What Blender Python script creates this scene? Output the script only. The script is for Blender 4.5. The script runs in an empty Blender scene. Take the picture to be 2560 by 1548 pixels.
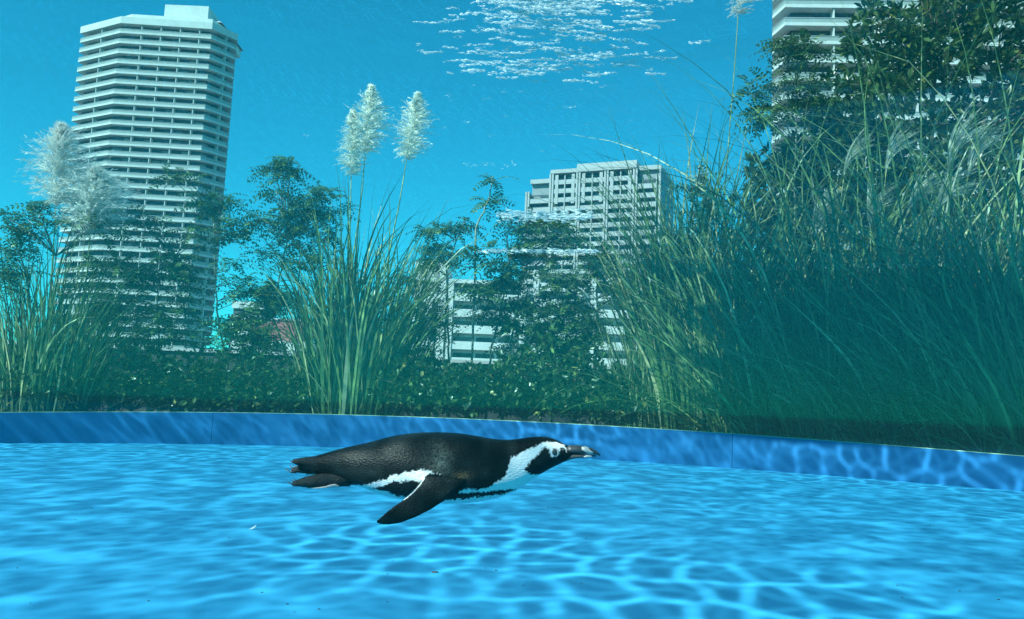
import bpy, math, random
import numpy as np
from mathutils import Vector, Matrix

random.seed(7)
rng = np.random.default_rng(11)
sc = bpy.context.scene
COL = sc.collection
R = math.radians

# ------------------------------------------------------------------ camera
FPX = 2000.0                      # focal length in photo pixels (photo 2560 x 1548)
CAM = Vector((0.0, 0.0, 0.52))    # metres above the pool floor
U = 1.3                           # plant distances and sizes below are in this unit of metres
PITCH, ROLL = R(6.45), R(2.4)
cam_d = bpy.data.cameras.new('camera')
cam_d.sensor_width = 36.0
cam_d.lens = FPX / 2560 * 36.0
cam_d.clip_start = 0.02
cam_d.clip_end = 12000
cam = bpy.data.objects.new('camera', cam_d)
COL.objects.link(cam)
cam.matrix_world = (Matrix.Translation(CAM) @ Matrix.Rotation(R(90) + PITCH, 4, 'X')
                    @ Matrix.Rotation(ROLL, 4, 'Z'))
sc.camera = cam
CM = cam.matrix_world.to_3x3()
C_R, C_U, C_F = CM.col[0].copy(), CM.col[1].copy(), -CM.col[2]


def ray(px, py):
    return C_F + C_R * ((px - 1280) / FPX) - C_U * ((py - 774) / FPX)


def at(px, py, Y):                # point on the pixel's ray at depth Y
    d = ray(px, py)
    return CAM + d * (Y / d.y)


def onz(px, py, z):               # point on the pixel's ray at height z
    d = ray(px, py)
    return CAM + d * ((z - CAM.z) / d.z)


# ------------------------------------------------------------------ sky, sun, exposure
SUN_AZ = R(129)                   # degrees to the left of the viewing direction
SUN_EL = R(41)
sun_dir = Vector((-math.sin(SUN_AZ) * math.cos(SUN_EL), math.cos(SUN_AZ) * math.cos(SUN_EL), math.sin(SUN_EL)))
world = bpy.data.worlds.new('World')
sc.world = world
world.use_nodes = True
wn = world.node_tree
for n in list(wn.nodes):
    wn.nodes.remove(n)
w_out = wn.nodes.new('ShaderNodeOutputWorld')
w_bg = wn.nodes.new('ShaderNodeBackground')
w_sky = wn.nodes.new('ShaderNodeTexSky')
w_sky.sky_type = 'NISHITA'
w_sky.sun_disc = False
w_sky.sun_elevation = SUN_EL
w_sky.sun_rotation = math.atan2(sun_dir.x, sun_dir.y)
w_sky.air_density = 1.0
w_sky.dust_density = 0.0
w_sky.ozone_density = 3.0
w_bg.inputs['Strength'].default_value = 0.13
w_tint = wn.nodes.new('ShaderNodeMix')            # deep clear-day blue over the whole sky
w_tint.data_type = 'RGBA'
w_tint.blend_type = 'MULTIPLY'
w_tint.inputs[0].default_value = 1.0
w_tint.inputs[7].default_value = (0.125, 0.99, 0.985, 1)
wn.links.new(w_sky.outputs[0], w_tint.inputs[6])
wn.links.new(w_tint.outputs[2], w_bg.inputs['Color'])
wn.links.new(w_bg.outputs[0], w_out.inputs['Surface'])

sun_l = bpy.data.lights.new('sun', 'SUN')
sun_l.energy = 5.0
sun_l.angle = R(0.3)
sun_l.color = (1.0, 0.95, 0.87)
sun = bpy.data.objects.new('sun', sun_l)
COL.objects.link(sun)
sun.rotation_euler = sun_dir.to_track_quat('Z', 'Y').to_euler()

sc.view_settings.view_transform = 'Standard'
sc.view_settings.look = 'None'
sc.view_settings.exposure = 0.35
sc.view_settings.gamma = 1.0
sc.view_settings.use_curve_mapping = False
cy = sc.cycles
sc.render.engine = 'CYCLES'
cy.use_denoising = True
cy.denoiser = 'OPENIMAGEDENOISE'
cy.max_bounces = 7
cy.diffuse_bounces = 3
cy.glossy_bounces = 3
cy.transmission_bounces = 4
cy.volume_bounces = 1
cy.transparent_max_bounces = 24
cy.sample_clamp_indirect = 6.0
cy.caustics_reflective = False
cy.caustics_refractive = False


# ------------------------------------------------------------------ helpers
def link(o, parent=None):
    COL.objects.link(o)
    if parent is not None:
        o.parent = parent
    return o


def tag(o, label=None, cat=None, group=None, kind=None):
    if label:
        o['label'] = label
    if cat:
        o['category'] = cat
    if group:
        o['group'] = group
    if kind:
        o['kind'] = kind
    return o


def empty(name, loc=(0, 0, 0), rz=0.0):
    o = bpy.data.objects.new(name, None)
    o.location = loc
    o.rotation_euler = (0, 0, rz)
    o.empty_display_size = 0.1
    return link(o)


def mesh_np(name, V, F, mat=None, smooth=False):
    """V (n,3); F list of (m,k) int arrays."""
    V = np.asarray(V, dtype=np.float32)
    if not isinstance(F, (list, tuple)):
        F = [F]
    F = [np.asarray(f, dtype=np.int32) for f in F if len(f)]
    me = bpy.data.meshes.new(name)
    me.vertices.add(len(V))
    me.vertices.foreach_set('co', V.ravel())
    loops = np.concatenate([f.ravel() for f in F])
    tot = np.concatenate([np.full(len(f), f.shape[1], np.int32) for f in F])
    start = np.concatenate([[0], np.cumsum(tot)[:-1]]).astype(np.int32)
    me.loops.add(len(loops))
    me.loops.foreach_set('vertex_index', loops)
    me.polygons.add(len(tot))
    me.polygons.foreach_set('loop_start', start)
    me.polygons.foreach_set('loop_total', tot)
    if smooth:
        me.polygons.foreach_set('use_smooth', np.ones(len(tot), bool))
    me.update(calc_edges=True)
    me.validate()
    if mat:
        me.materials.append(mat)
    return me


def obj(name, me, parent=None, loc=None):
    o = bpy.data.objects.new(name, me)
    if loc is not None:
        o.location = loc
    return link(o, parent)


class MB:
    """collects boxes / prisms / tubes and links them as one mesh object"""

    def __init__(s):
        s.v, s.f = [], []

    def box(s, x0, x1, y0, y1, z0, z1):
        b = len(s.v)
        s.v += [(x0, y0, z0), (x1, y0, z0), (x1, y1, z0), (x0, y1, z0), (x0, y0, z1), (x1, y0, z1), (x1, y1, z1), (x0, y1, z1)]
        s.f += [(b, b + 3, b + 2, b + 1), (b + 4, b + 5, b + 6, b + 7), (b, b + 1, b + 5, b + 4), (b + 1, b + 2, b + 6, b + 5),
                (b + 2, b + 3, b + 7, b + 6), (b + 3, b, b + 4, b + 7)]
        return s

    def prism(s, poly, z0, z1):
        b, n = len(s.v), len(poly)
        s.v += [(p[0], p[1], z0) for p in poly] + [(p[0], p[1], z1) for p in poly]
        s.f += [tuple(range(b + n - 1, b - 1, -1)), tuple(range(b + n, b + 2 * n))]
        for i in range(n):
            j = (i + 1) % n
            s.f.append((b + i, b + j, b + n + j, b + n + i))
        return s

    def hollow(s, outer, inner, z0, z1):
        b, n = len(s.v), len(outer)
        for P, z in ((outer, z0), (outer, z1), (inner, z0), (inner, z1)):
            s.v += [(p[0], p[1], z) for p in P]
        for i in range(n):
            j = (i + 1) % n
            o0, o1, i0, i1 = b, b + n, b + 2 * n, b + 3 * n
            s.f += [(o0 + i, o0 + j, o1 + j, o1 + i), (i0 + j, i0 + i, i1 + i, i1 + j), (o1 + i, o1 + j, i1 + j, i1 + i), (o0 + j, o0 + i, i0 + i, i0 + j)]
        return s

    def tube(s, pts, rad, k=7):
        b = len(s.v)
        pts = [Vector(p) for p in pts]
        n = len(pts)
        for i, p in enumerate(pts):
            t = (pts[min(i + 1, n - 1)] - pts[max(i - 1, 0)]).normalized()
            a = t.orthogonal().normalized() if abs(t.x) > 0.9 else t.cross(Vector((1, 0, 0))).normalized()
            c = t.cross(a)
            r = rad[i] if hasattr(rad, '__len__') else rad
            for q in range(k):
                th = 2 * math.pi * q / k
                s.v.append(tuple(p + (a * math.cos(th) + c * math.sin(th)) * r))
        for i in range(n - 1):
            for q in range(k):
                q2 = (q + 1) % k
                s.f.append((b + i * k + q, b + i * k + q2, b + (i + 1) * k + q2, b + (i + 1) * k + q))
        s.f.append(tuple(b + q for q in reversed(range(k))))
        s.f.append(tuple(b + (n - 1) * k + q for q in range(k)))
        return s

    def mesh(s, name, mat, smooth=False):
        me = bpy.data.meshes.new(name)
        me.from_pydata(s.v, [], s.f)
        me.update()
        me.materials.append(mat)
        if smooth:
            me.polygons.foreach_set('use_smooth', np.ones(len(me.polygons), bool))
        return me

    def build(s, name, mat, parent=None, smooth=False):
        return obj(name, s.mesh(name, mat, smooth), parent)


# ------------------------------------------------------------------ materials
def new_mat(name):
    m = bpy.data.materials.new(name)
    m.use_nodes = True
    nt = m.node_tree
    for n in list(nt.nodes):
        nt.nodes.remove(n)
    out = nt.nodes.new('ShaderNodeOutputMaterial')
    return m, nt, out


def N(nt, kind, **kw):
    n = nt.nodes.new(kind)
    for k, v in kw.items():
        if k.startswith('i_'):
            key = k[2:].replace('_', ' ')
            n.inputs[int(key) if key.isdigit() else key].default_value = v
        else:
            setattr(n, k, v)
    return n


def math_n(nt, op, a, b=None, c=None):
    n = nt.nodes.new('ShaderNodeMath')
    n.operation = op
    for i, x in enumerate((a, b, c)):
        if x is None:
            continue
        if isinstance(x, (int, float)):
            n.inputs[i].default_value = x
        else:
            nt.links.new(x, n.inputs[i])
    return n.outputs[0]


def paint(name, col, rough=0.6, var=0.12, scale=6.0, bump=0.0, spec=0.3, coord='Object'):
    m, nt, out = new_mat(name)
    b = N(nt, 'ShaderNodeBsdfPrincipled')
    b.inputs['Roughness'].default_value = rough
    b.inputs['Specular IOR Level'].default_value = spec
    tc = N(nt, 'ShaderNodeTexCoord')
    no = N(nt, 'ShaderNodeTexNoise', i_Scale=scale, i_Detail=6.0, i_Roughness=0.65)
    nt.links.new(tc.outputs[coord], no.inputs['Vector'])
    mr = N(nt, 'ShaderNodeMapRange')
    mr.inputs['From Min'].default_value = 0.3
    mr.inputs['From Max'].default_value = 0.7
    mr.inputs['To Min'].default_value = 1 - var
    mr.inputs['To Max'].default_value = 1 + var
    nt.links.new(no.outputs['Fac'], mr.inputs['Value'])
    mx = N(nt, 'ShaderNodeVectorMath', operation='SCALE')
    mx.inputs[0].default_value = col[:3]
    nt.links.new(mr.outputs[0], mx.inputs['Scale'])
    nt.links.new(mx.outputs[0], b.inputs['Base Color'])
    if bump:
        bp = N(nt, 'ShaderNodeBump', i_Strength=bump, i_Distance=0.02)
        nt.links.new(no.outputs['Fac'], bp.inputs['Height'])
        nt.links.new(bp.outputs[0], b.inputs['Normal'])
    nt.links.new(b.outputs[0], out.inputs['Surface'])
    return m


def leaf_mat(name, ca, cb, trans=0.35, rough=0.5, dry=None, dry_amt=0.12, spec=0.25):
    m, nt, out = new_mat(name)
    geo = N(nt, 'ShaderNodeNewGeometry')
    rp = N(nt, 'ShaderNodeValToRGB')
    e = rp.color_ramp.elements
    e[0].color, e[1].color = (*ca, 1), (*cb, 1)
    e[0].position, e[1].position = 0.0, 1.0 - dry_amt if dry else 1.0
    if dry:
        q = rp.color_ramp.elements.new(1.0 - dry_amt * 0.6)
        q.color = (*dry, 1)
    nt.links.new(geo.outputs['Random Per Island'], rp.inputs['Fac'])
    b = N(nt, 'ShaderNodeBsdfPrincipled')
    b.inputs['Roughness'].default_value = rough
    b.inputs['Specular IOR Level'].default_value = spec
    t = N(nt, 'ShaderNodeBsdfTranslucent')
    mix = N(nt, 'ShaderNodeMixShader')
    mix.inputs[0].default_value = trans
    nt.links.new(rp.outputs[0], b.inputs['Base Color'])
    nt.links.new(rp.outputs[0], t.inputs['Color'])
    nt.links.new(b.outputs[0], mix.inputs[1])
    nt.links.new(t.outputs[0], mix.inputs[2])
    nt.links.new(mix.outputs[0], out.inputs['Surface'])
    return m


M = {}
M['floor'] = paint('pool_floor_paint', (0.020, 0.232, 0.425), 0.55, 0.06, 1.3, 0.05)
M['wall'] = paint('pool_wall_shaded_paint', (0.003, 0.082, 0.22), 0.5, 0.08, 2.0, 0.03)  # same paint as the floor; its weaker light is put into the colour
M['joint'] = paint('joint_sealant', (0.02, 0.09, 0.22), 0.7)
M['edge'] = paint('edge_sealant', (0.30, 0.42, 0.25), 0.5)
M['soil'] = paint('soil', (0.045, 0.035, 0.025), 0.95, 0.4, 9, 0.6)
M['concrete'] = paint('concrete', (0.32, 0.32, 0.30), 0.8, 0.15, 3, 0.1)
M['dark_ledge'] = paint('dark_ledge', (0.05, 0.06, 0.06), 0.7, 0.2, 4)
M['city'] = paint('city_ground', (0.12, 0.12, 0.12), 0.9, 0.4, 0.02)
M['white'] = paint('building_white', (0.66, 0.70, 0.66), 0.7, 0.10, 0.35)
M['cream'] = paint('building_cream', (0.62, 0.60, 0.55), 0.75, 0.07, 0.3)
M['greywall'] = paint('building_grey', (0.30, 0.33, 0.34), 0.75, 0.1, 0.3)
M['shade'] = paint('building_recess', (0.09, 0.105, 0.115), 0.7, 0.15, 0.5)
M['panel'] = paint('balustrade_panel', (0.36, 0.42, 0.39), 0.45, 0.12, 0.6, 0, 0.4)
M['offwhite'] = paint('building_offwhite', (0.46, 0.48, 0.47), 0.75, 0.08, 0.3)
M['pink'] = paint('pink_render', (0.55, 0.20, 0.20), 0.8, 0.08, 0.5)
M['metal'] = paint('roof_metal', (0.5, 0.52, 0.52), 0.5, 0.1, 0.5)
M['bark'] = paint('bark', (0.16, 0.12, 0.08), 0.9, 0.35, 14, 0.5)
M['bark_pale'] = paint('bark_pale', (0.26, 0.22, 0.15), 0.85, 0.3, 14, 0.4)
M['leaf'] = leaf_mat('shrub_leaf', (0.022, 0.062, 0.016), (0.16, 0.24, 0.06), 0.28, 0.35, spec=0.5)
M['leaf_dark'] = leaf_mat('dark_leaf', (0.010, 0.030, 0.010), (0.075, 0.125, 0.03), 0.22, 0.33, (0.30, 0.25, 0.08), 0.05, spec=0.5)
M['leaf_tree'] = leaf_mat('tree_leaf', (0.015, 0.045, 0.012), (0.11, 0.18, 0.045), 0.25, 0.3, (0.22, 0.24, 0.06), 0.08, spec=0.5)
M['blade'] = leaf_mat('grass_blade', (0.03, 0.075, 0.02), (0.19, 0.26, 0.08), 0.25, 0.4, (0.50, 0.44, 0.22), 0.14, spec=0.4)
M['straw'] = leaf_mat('straw_blade', (0.10, 0.15, 0.05), (0.34, 0.31, 0.15), 0.3, 0.6)
M['blade_dark'] = leaf_mat('dark_blade', (0.018, 0.050, 0.016), (0.11, 0.17, 0.055), 0.25, 0.4, (0.42, 0.38, 0.20), 0.10, spec=0.4)
M['plume'] = leaf_mat('plume_fluff', (0.86, 0.82, 0.70), (0.95, 0.93, 0.86), 0.55, 0.8, spec=0.05)
M['plume_grey'] = leaf_mat('plume_grey', (0.74, 0.68, 0.60), (0.92, 0.87, 0.80), 0.55, 0.8, spec=0.05)
M['silk'] = leaf_mat('silver_plume', (0.34, 0.36, 0.26), (0.62, 0.62, 0.50), 0.4, 0.55)
M['stem'] = leaf_mat('plume_stem', (0.20, 0.24, 0.08), (0.34, 0.34, 0.14), 0.1, 0.5)


def window_mat():
    m, nt, out = new_mat('window_glass')
    b = N(nt, 'ShaderNodeBsdfPrincipled')
    oi = N(nt, 'ShaderNodeObjectInfo')
    rp = N(nt, 'ShaderNodeValToRGB')
    e = rp.color_ramp.elements
    e[0].color, e[1].color = (0.03, 0.045, 0.055, 1), (0.16, 0.19, 0.20, 1)
    q = e.new(0.72)
    q.color = (0.07, 0.10, 0.11, 1)
    q = e.new(0.86)
    q.color = (0.34, 0.34, 0.31, 1)
    nt.links.new(oi.outputs['Random'], rp.inputs[0])
    nt.links.new(rp.outputs[0], b.inputs['Base Color'])
    b.inputs['Roughness'].default_value = 0.25
    b.inputs['Specular IOR Level'].default_value = 0.25
    nt.links.new(b.outputs[0], out.inputs['Surface'])
    return m


M['window'] = window_mat()


def acrylic_mat():
    m, nt, out = new_mat('acrylic')
    t = N(nt, 'ShaderNodeBsdfTransparent')
    t.inputs['Color'].default_value = (0.93, 0.985, 0.985, 1)
    g = N(nt, 'ShaderNodeBsdfGlossy', i_Roughness=0.03)
    g.inputs['Color'].default_value = (0.9, 0.97, 1, 1)
    mix = N(nt, 'ShaderNodeMixShader')
    mix.inputs[0].default_value = 0.02
    nt.links.new(t.outputs[0], mix.inputs[1])
    nt.links.new(g.outputs[0], mix.inputs[2])
    nt.links.new(mix.outputs[0], out.inputs['Surface'])
    return m


M['acrylic'] = acrylic_mat()


def water_volume_mat():
    m, nt, out = new_mat('pool_water')
    s = N(nt, 'ShaderNodeVolumeScatter')
    s.inputs['Color'].default_value = (0.02, 0.95, 1.0, 1)
    s.inputs['Density'].default_value = 0.0052
    s.inputs['Anisotropy'].default_value = 0.0
    a = N(nt, 'ShaderNodeVolumeAbsorption')
    a.inputs['Color'].default_value = (0.0, 0.86, 0.92, 1)
    a.inputs['Density'].default_value = 0.042
    ad = N(nt, 'ShaderNodeAddShader')
    nt.links.new(s.outputs[0], ad.inputs[0])
    nt.links.new(a.outputs[0], ad.inputs[1])
    nt.links.new(ad.outputs[0], out.inputs['Volume'])
    return m


M['water'] = water_volume_mat()


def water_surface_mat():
    """rippled surface: a web of caustic light is painted into its see-through colour"""
    m, nt, out = new_mat('caustic_water_surface')
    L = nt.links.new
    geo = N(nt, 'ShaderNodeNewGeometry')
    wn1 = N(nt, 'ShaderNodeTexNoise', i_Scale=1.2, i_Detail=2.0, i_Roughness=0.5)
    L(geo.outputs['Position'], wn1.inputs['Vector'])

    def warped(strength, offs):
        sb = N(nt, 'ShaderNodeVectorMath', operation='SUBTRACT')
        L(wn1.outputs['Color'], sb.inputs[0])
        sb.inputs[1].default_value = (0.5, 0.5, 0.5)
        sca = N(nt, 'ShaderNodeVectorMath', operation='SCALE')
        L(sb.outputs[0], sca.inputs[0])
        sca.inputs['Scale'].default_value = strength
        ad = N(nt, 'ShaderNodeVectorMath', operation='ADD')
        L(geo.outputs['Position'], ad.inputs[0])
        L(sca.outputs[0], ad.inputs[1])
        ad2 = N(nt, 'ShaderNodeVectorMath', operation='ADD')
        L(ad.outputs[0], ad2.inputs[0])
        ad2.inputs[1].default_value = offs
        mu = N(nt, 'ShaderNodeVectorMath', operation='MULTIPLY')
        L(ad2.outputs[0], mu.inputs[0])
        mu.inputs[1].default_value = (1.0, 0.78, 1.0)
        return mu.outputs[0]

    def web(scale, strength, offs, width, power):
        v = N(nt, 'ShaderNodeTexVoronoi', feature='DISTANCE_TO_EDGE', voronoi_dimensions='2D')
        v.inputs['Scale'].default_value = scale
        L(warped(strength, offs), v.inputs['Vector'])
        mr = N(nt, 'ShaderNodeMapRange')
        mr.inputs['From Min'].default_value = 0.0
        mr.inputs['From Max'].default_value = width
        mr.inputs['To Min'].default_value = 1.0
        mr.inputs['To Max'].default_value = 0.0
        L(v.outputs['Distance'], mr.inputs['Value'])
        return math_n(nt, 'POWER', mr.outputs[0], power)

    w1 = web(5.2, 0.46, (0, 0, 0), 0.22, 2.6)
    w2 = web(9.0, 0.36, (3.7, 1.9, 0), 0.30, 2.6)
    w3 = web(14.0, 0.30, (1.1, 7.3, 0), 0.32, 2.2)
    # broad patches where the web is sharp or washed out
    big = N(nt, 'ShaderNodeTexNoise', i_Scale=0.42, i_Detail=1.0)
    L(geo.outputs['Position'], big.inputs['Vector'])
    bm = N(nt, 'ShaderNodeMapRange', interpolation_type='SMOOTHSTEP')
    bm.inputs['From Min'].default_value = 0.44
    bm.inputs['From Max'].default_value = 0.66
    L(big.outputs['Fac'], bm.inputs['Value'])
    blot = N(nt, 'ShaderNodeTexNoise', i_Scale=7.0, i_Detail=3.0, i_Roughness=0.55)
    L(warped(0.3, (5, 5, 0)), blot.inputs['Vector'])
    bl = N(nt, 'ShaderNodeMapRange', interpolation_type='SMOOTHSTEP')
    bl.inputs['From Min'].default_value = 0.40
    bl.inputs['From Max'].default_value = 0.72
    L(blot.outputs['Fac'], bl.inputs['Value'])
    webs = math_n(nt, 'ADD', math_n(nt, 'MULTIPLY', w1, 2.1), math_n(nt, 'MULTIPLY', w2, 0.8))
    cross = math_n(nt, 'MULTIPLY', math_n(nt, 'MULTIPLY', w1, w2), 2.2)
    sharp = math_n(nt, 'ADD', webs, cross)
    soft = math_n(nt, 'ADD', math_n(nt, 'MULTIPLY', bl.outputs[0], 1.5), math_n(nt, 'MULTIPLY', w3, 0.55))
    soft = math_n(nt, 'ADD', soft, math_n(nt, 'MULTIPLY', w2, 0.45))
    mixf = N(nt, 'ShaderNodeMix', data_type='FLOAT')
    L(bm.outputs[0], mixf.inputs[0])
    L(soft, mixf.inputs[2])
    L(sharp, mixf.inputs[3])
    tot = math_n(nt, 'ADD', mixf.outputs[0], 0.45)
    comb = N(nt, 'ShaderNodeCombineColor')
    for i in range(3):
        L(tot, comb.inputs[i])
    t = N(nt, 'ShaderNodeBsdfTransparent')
    L(comb.outputs[0], t.inputs['Color'])  # painted caustic pattern multiplies the light passing through
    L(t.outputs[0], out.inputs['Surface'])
    return m


M['painted_caustics'] = water_surface_mat()

# ------------------------------------------------------------------ tank: floor, wall, acrylic, water
Z_SURF = 5.06                                     # water surface, metres above the pool floor
base_px = [(-700, 1118), (-300, 1110), (0, 1108), (300, 1110), (527, 1113), (850, 1119), (1150, 1128), (1450, 1145), (1830, 1172), (2150, 1197),
           (2560, 1229), (2900, 1258), (3300, 1296)]
top_px = [(-700, 1036), (-300, 1032), (0, 1032), (300, 1032), (527, 1031), (850, 1037), (1150, 1046), (1450, 1061), (1830, 1086), (2150, 1109),
          (2560, 1141), (2900, 1169), (3300, 1205)]


def smooth_line(pp, xs):
    x, y = np.array([p[0] for p in pp], float), np.array([p[1] for p in pp], float)
    c = np.polyfit(x, y, 5)
    return np.polyval(c, xs)


xs = np.linspace(-700, 3300, 81)
xs[np.argmin(abs(xs - 527))] = 527
xs[np.argmin(abs(xs - 1830))] = 1830
b_y, t_y = smooth_line(base_px, xs), smooth_line(top_px, xs)
SLOPE = 0.020                                     # the pool floor falls gently to one side


def onfloor(px, py):
    d = ray(px, py)
    t = (CAM.z - SLOPE * CAM.x) / (SLOPE * d.x - d.z)
    return CAM + d * t


wall_b = [onfloor(x, y) for x, y in zip(xs, b_y)]
wall_t = []
for x, y, p in zip(xs, t_y, wall_b):
    q = at(x, y, p.y)
    wall_t.append(Vector((p.x, p.y, q.z)))
# the tank carries on past both ends of the frame
tl = Vector((-1.0, -0.12, 0)).normalized()
tr_ = (wall_b[-1] - wall_b[-5]).normalized()
for k in range(5):
    wall_b.insert(0, wall_b[0] + tl * 1.8 + Vector((0, 0, SLOPE * tl.x * 1.8)))
    wall_t.insert(0, wall_t[0] + tl * 1.8)
    wall_b.append(wall_b[-1] + tr_ * 0.8)
    wall_t.append(wall_t[-1] + tr_ * 0.8)
xs = np.concatenate([xs[0] - 1000 + 200 * np.arange(5), xs, xs[-1] + 200 * np.arange(1, 6)])
SOIL_Z = min(p.z for p, q in zip(wall_t, xs) if -100 < q < 2700) - 0.02


def wall_y(px):
    return float(np.interp(px, xs, [p.y for p in wall_b]))


def behind_wall(P, gap=0.10):
    """keep planting (world coordinates, (..., 3)) on the planter side of the screen"""
    wx = np.array([p.x for p in wall_b])
    wy = np.array([p.y for p in wall_b])
    P[..., 1] = np.maximum(P[..., 1], np.interp(P[..., 0], wx, wy) + gap)
    return P


#print('WALLY', [(q, round(wall_y(q), 2)) for q in range(-600, 3300, 300)], [tuple(round(c, 1) for c in p) for p in wall_b[::6]], [round(p.z, 3) for p in wall_t[::10]])
nrm = []
for i in range(len(xs)):
    a, b = wall_b[max(i - 1, 0)], wall_b[min(i + 1, len(xs) - 1)]
    t = (b - a).normalized()
    nrm.append(Vector((-t.y, t.x, 0)))                # pointing away from the tank


def wall_piece(name, i0, i1, d0, d1, zlo, zhi, mat, parent=None, gap=0.0):
    V, F = [], []
    for k, i in enumerate(range(i0, i1 + 1)):
        p, nn = wall_b[i], nrm[i]
        tdir = Vector((nn.y, -nn.x, 0))
        off = tdir * (gap if k == 0 else (-gap if i == i1 else 0))
        lo, hi = zlo(i), zhi(i)
        for d, z in ((d0, lo), (d0, hi), (d1, hi), (d1, lo)):
            q = p + nn * d + off
            V.append((q.x, q.y, z))
    n = i1 - i0 + 1
    for k in range(n - 1):
        for a in range(4):
            b = (a + 1) % 4
            F.append((k * 4 + a, k * 4 + b, k * 4 + 4 + b, k * 4 + 4 + a))
    F.append((0, 3, 2, 1))
    F.append((4 * n - 4, 4 * n - 3, 4 * n - 2, 4 * n - 1))
    me = bpy.data.meshes.new(name)
    me.from_pydata(V, [], F)
    me.update()
    me.materials.append(mat)
    return obj(name, me, parent)


j1, j2 = int(np.argmin(abs(xs - 527))), int(np.argmin(abs(xs - 1830)))
last = len(xs) - 1
pool_wall = empty('pool_wall', (0, 0, 0))
tag(pool_wall, 'low curved blue painted wall at the end of the pool floor', 'wall')
for a, b in ((0, j1), (j1, j2), (j2, last)):
    wall_piece('wall_panel', a, b, 0.0, 0.12, lambda i: wall_b[i].z - 0.05, lambda i: wall_t[i].z, M['wall'], pool_wall, 0.0022)
wall_piece('joint_backing', 0, last, 0.012, 0.10, lambda i: wall_b[i].z - 0.04, lambda i: wall_t[i].z - 0.004, M['joint'], pool_wall)
wall_piece('edge_sealant', 0, last, 0.004, 0.022, lambda i: wall_t[i].z - 0.002, lambda i: wall_t[i].z + 0.004, M['edge'], pool_wall)

screen = empty('acrylic_screen', (0, 0, 0))
tag(screen, 'clear teal tinted acrylic screen standing on the blue pool wall', 'glass screen')
for a, b in ((0, j1), (j1, j2), (j2, last)):
    wall_piece('acrylic_panel', a, b, 0.02, 0.07, lambda i: wall_t[i].z + 0.003, lambda i: Z_SURF + 0.25, M['acrylic'], screen, 0.0)

# pool floor
fl = [(p.x + n_.x * 0.02, p.y + n_.y * 0.02, SLOPE * (p.x + n_.x * 0.02)) for p, n_ in zip(wall_b, nrm)]
V = fl + [(fl[-1][0], -7.0, SLOPE * fl[-1][0]), (fl[0][0], -7.0, SLOPE * fl[0][0])]
me = bpy.data.meshes.new('pool_floor')
me.from_pydata(V, [], [tuple(reversed(range(len(V))))])
me.update()
me.materials.append(M['floor'])
pf = obj('pool_floor', me)
pf['kind'] = 'structure'
xl, xr = fl[0][0], fl[-1][0]

# body of water (volume only) and the rippled surface above
foot = [(p.x + n_.x * 0.015, p.y + n_.y * 0.015) for p, n_ in zip(wall_b, nrm)] + [(xr, -6.98), (xl, -6.98)]
wb = MB()
n = len(foot)
wb.v = [(x, y, -0.7) for x, y in foot] + [(x, y, Z_SURF - 0.02) for x, y in foot]
wb.f = [tuple(range(n)), tuple(reversed(range(n, 2 * n)))] + [(i, n + i, n + (i + 1) % n, (i + 1) % n) for i in range(n)]
water = wb.build('water', M['water'])
me = water.data
import bmesh
bm_ = bmesh.new()
bm_.from_mesh(me)
bmesh.ops.recalc_face_normals(bm_, faces=bm_.faces)
bm_.to_mesh(me)
bm_.free()
tag(water, kind='structure')

V, F = [], []
nx, ny = 120, 110
ymax = max(p.y for p in wall_b)
for j in range(ny + 1):
    for i in range(nx + 1):
        u = i / nx
        q = u * last
        k = min(int(q), last - 1)
        f_ = q - k
        ex = fl[k][0] * (1 - f_) + fl[k + 1][0] * f_
        ey = fl[k][1] * (1 - f_) + fl[k + 1][1] * f_
        y = -6.9 + (ey + 6.9) * (j / ny)
        x = ex
        z = Z_SURF + 0.010 * math.sin(3.1 * x + 1.7 * y) + 0.008 * math.sin(5.3 * y - 2.2 * x + 1) + 0.005 * math.sin(9.1 * x + 6 * y)
        V.append((x, y, z))
for j in range(ny):
    for i in range(nx):
        a = j * (nx + 1) + i
        F.append((a, a + 1, a + nx + 2, a + nx + 1))
me = mesh_np('water_surface', V, np.array(F), M['painted_caustics'], True)
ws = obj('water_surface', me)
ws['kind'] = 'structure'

# ------------------------------------------------------------------ terrace, planter, city ground
soil_line = [(p.x + n_.x * 0.11, p.y + n_.y * 0.11) for p, n_ in zip(wall_b, nrm)]
V = [(x, y, SOIL_Z) for x, y in soil_line] + [(xr + 6, 11.7, SOIL_Z), (xl - 6, 11.7, SOIL_Z)]
me = bpy.data.meshes.new('planter_soil')
me.from_pydata(V, [], [tuple(range(len(V)))])
me.update()
me.materials.append(M['soil'])
so = obj('planter_soil', me)
so['kind'] = 'structure'

Z_CITY = -40.0
me = bpy.data.meshes.new('ground')
me.from_pydata([(-6000, -3000, Z_CITY), (6000, -3000, Z_CITY), (6000, 9000, Z_CITY), (-6000, 9000, Z_CITY)], [], [(0, 1, 2, 3)])
me.update()
me.materials.append(M['city'])
gr = obj('ground', me)
gr['kind'] = 'structure'
# the roof the tank stands on
rb = MB().box(-30, 30, -16, 12.4, Z_CITY + 0.1, -0.75).build('roof_terrace', M['concrete'])
rb['kind'] = 'structure'

# parapet along the roof edge
zt = at(1200, 902, 11.8).z
par = empty('roof_parapet', (0, 11.75, 0))
tag(par, 'dark roof parapet behind the planting, with a pale metal coping', 'parapet')
MB().box(-28, 28, 0.0, 0.25, -0.75, zt - 0.05).build('parapet_wall', M['dark_ledge'], par)
MB().box(-28, 28, -0.04, 0.30, zt - 0.047, zt).build('coping', M['metal'], par)

# ------------------------------------------------------------------ buildings


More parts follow.
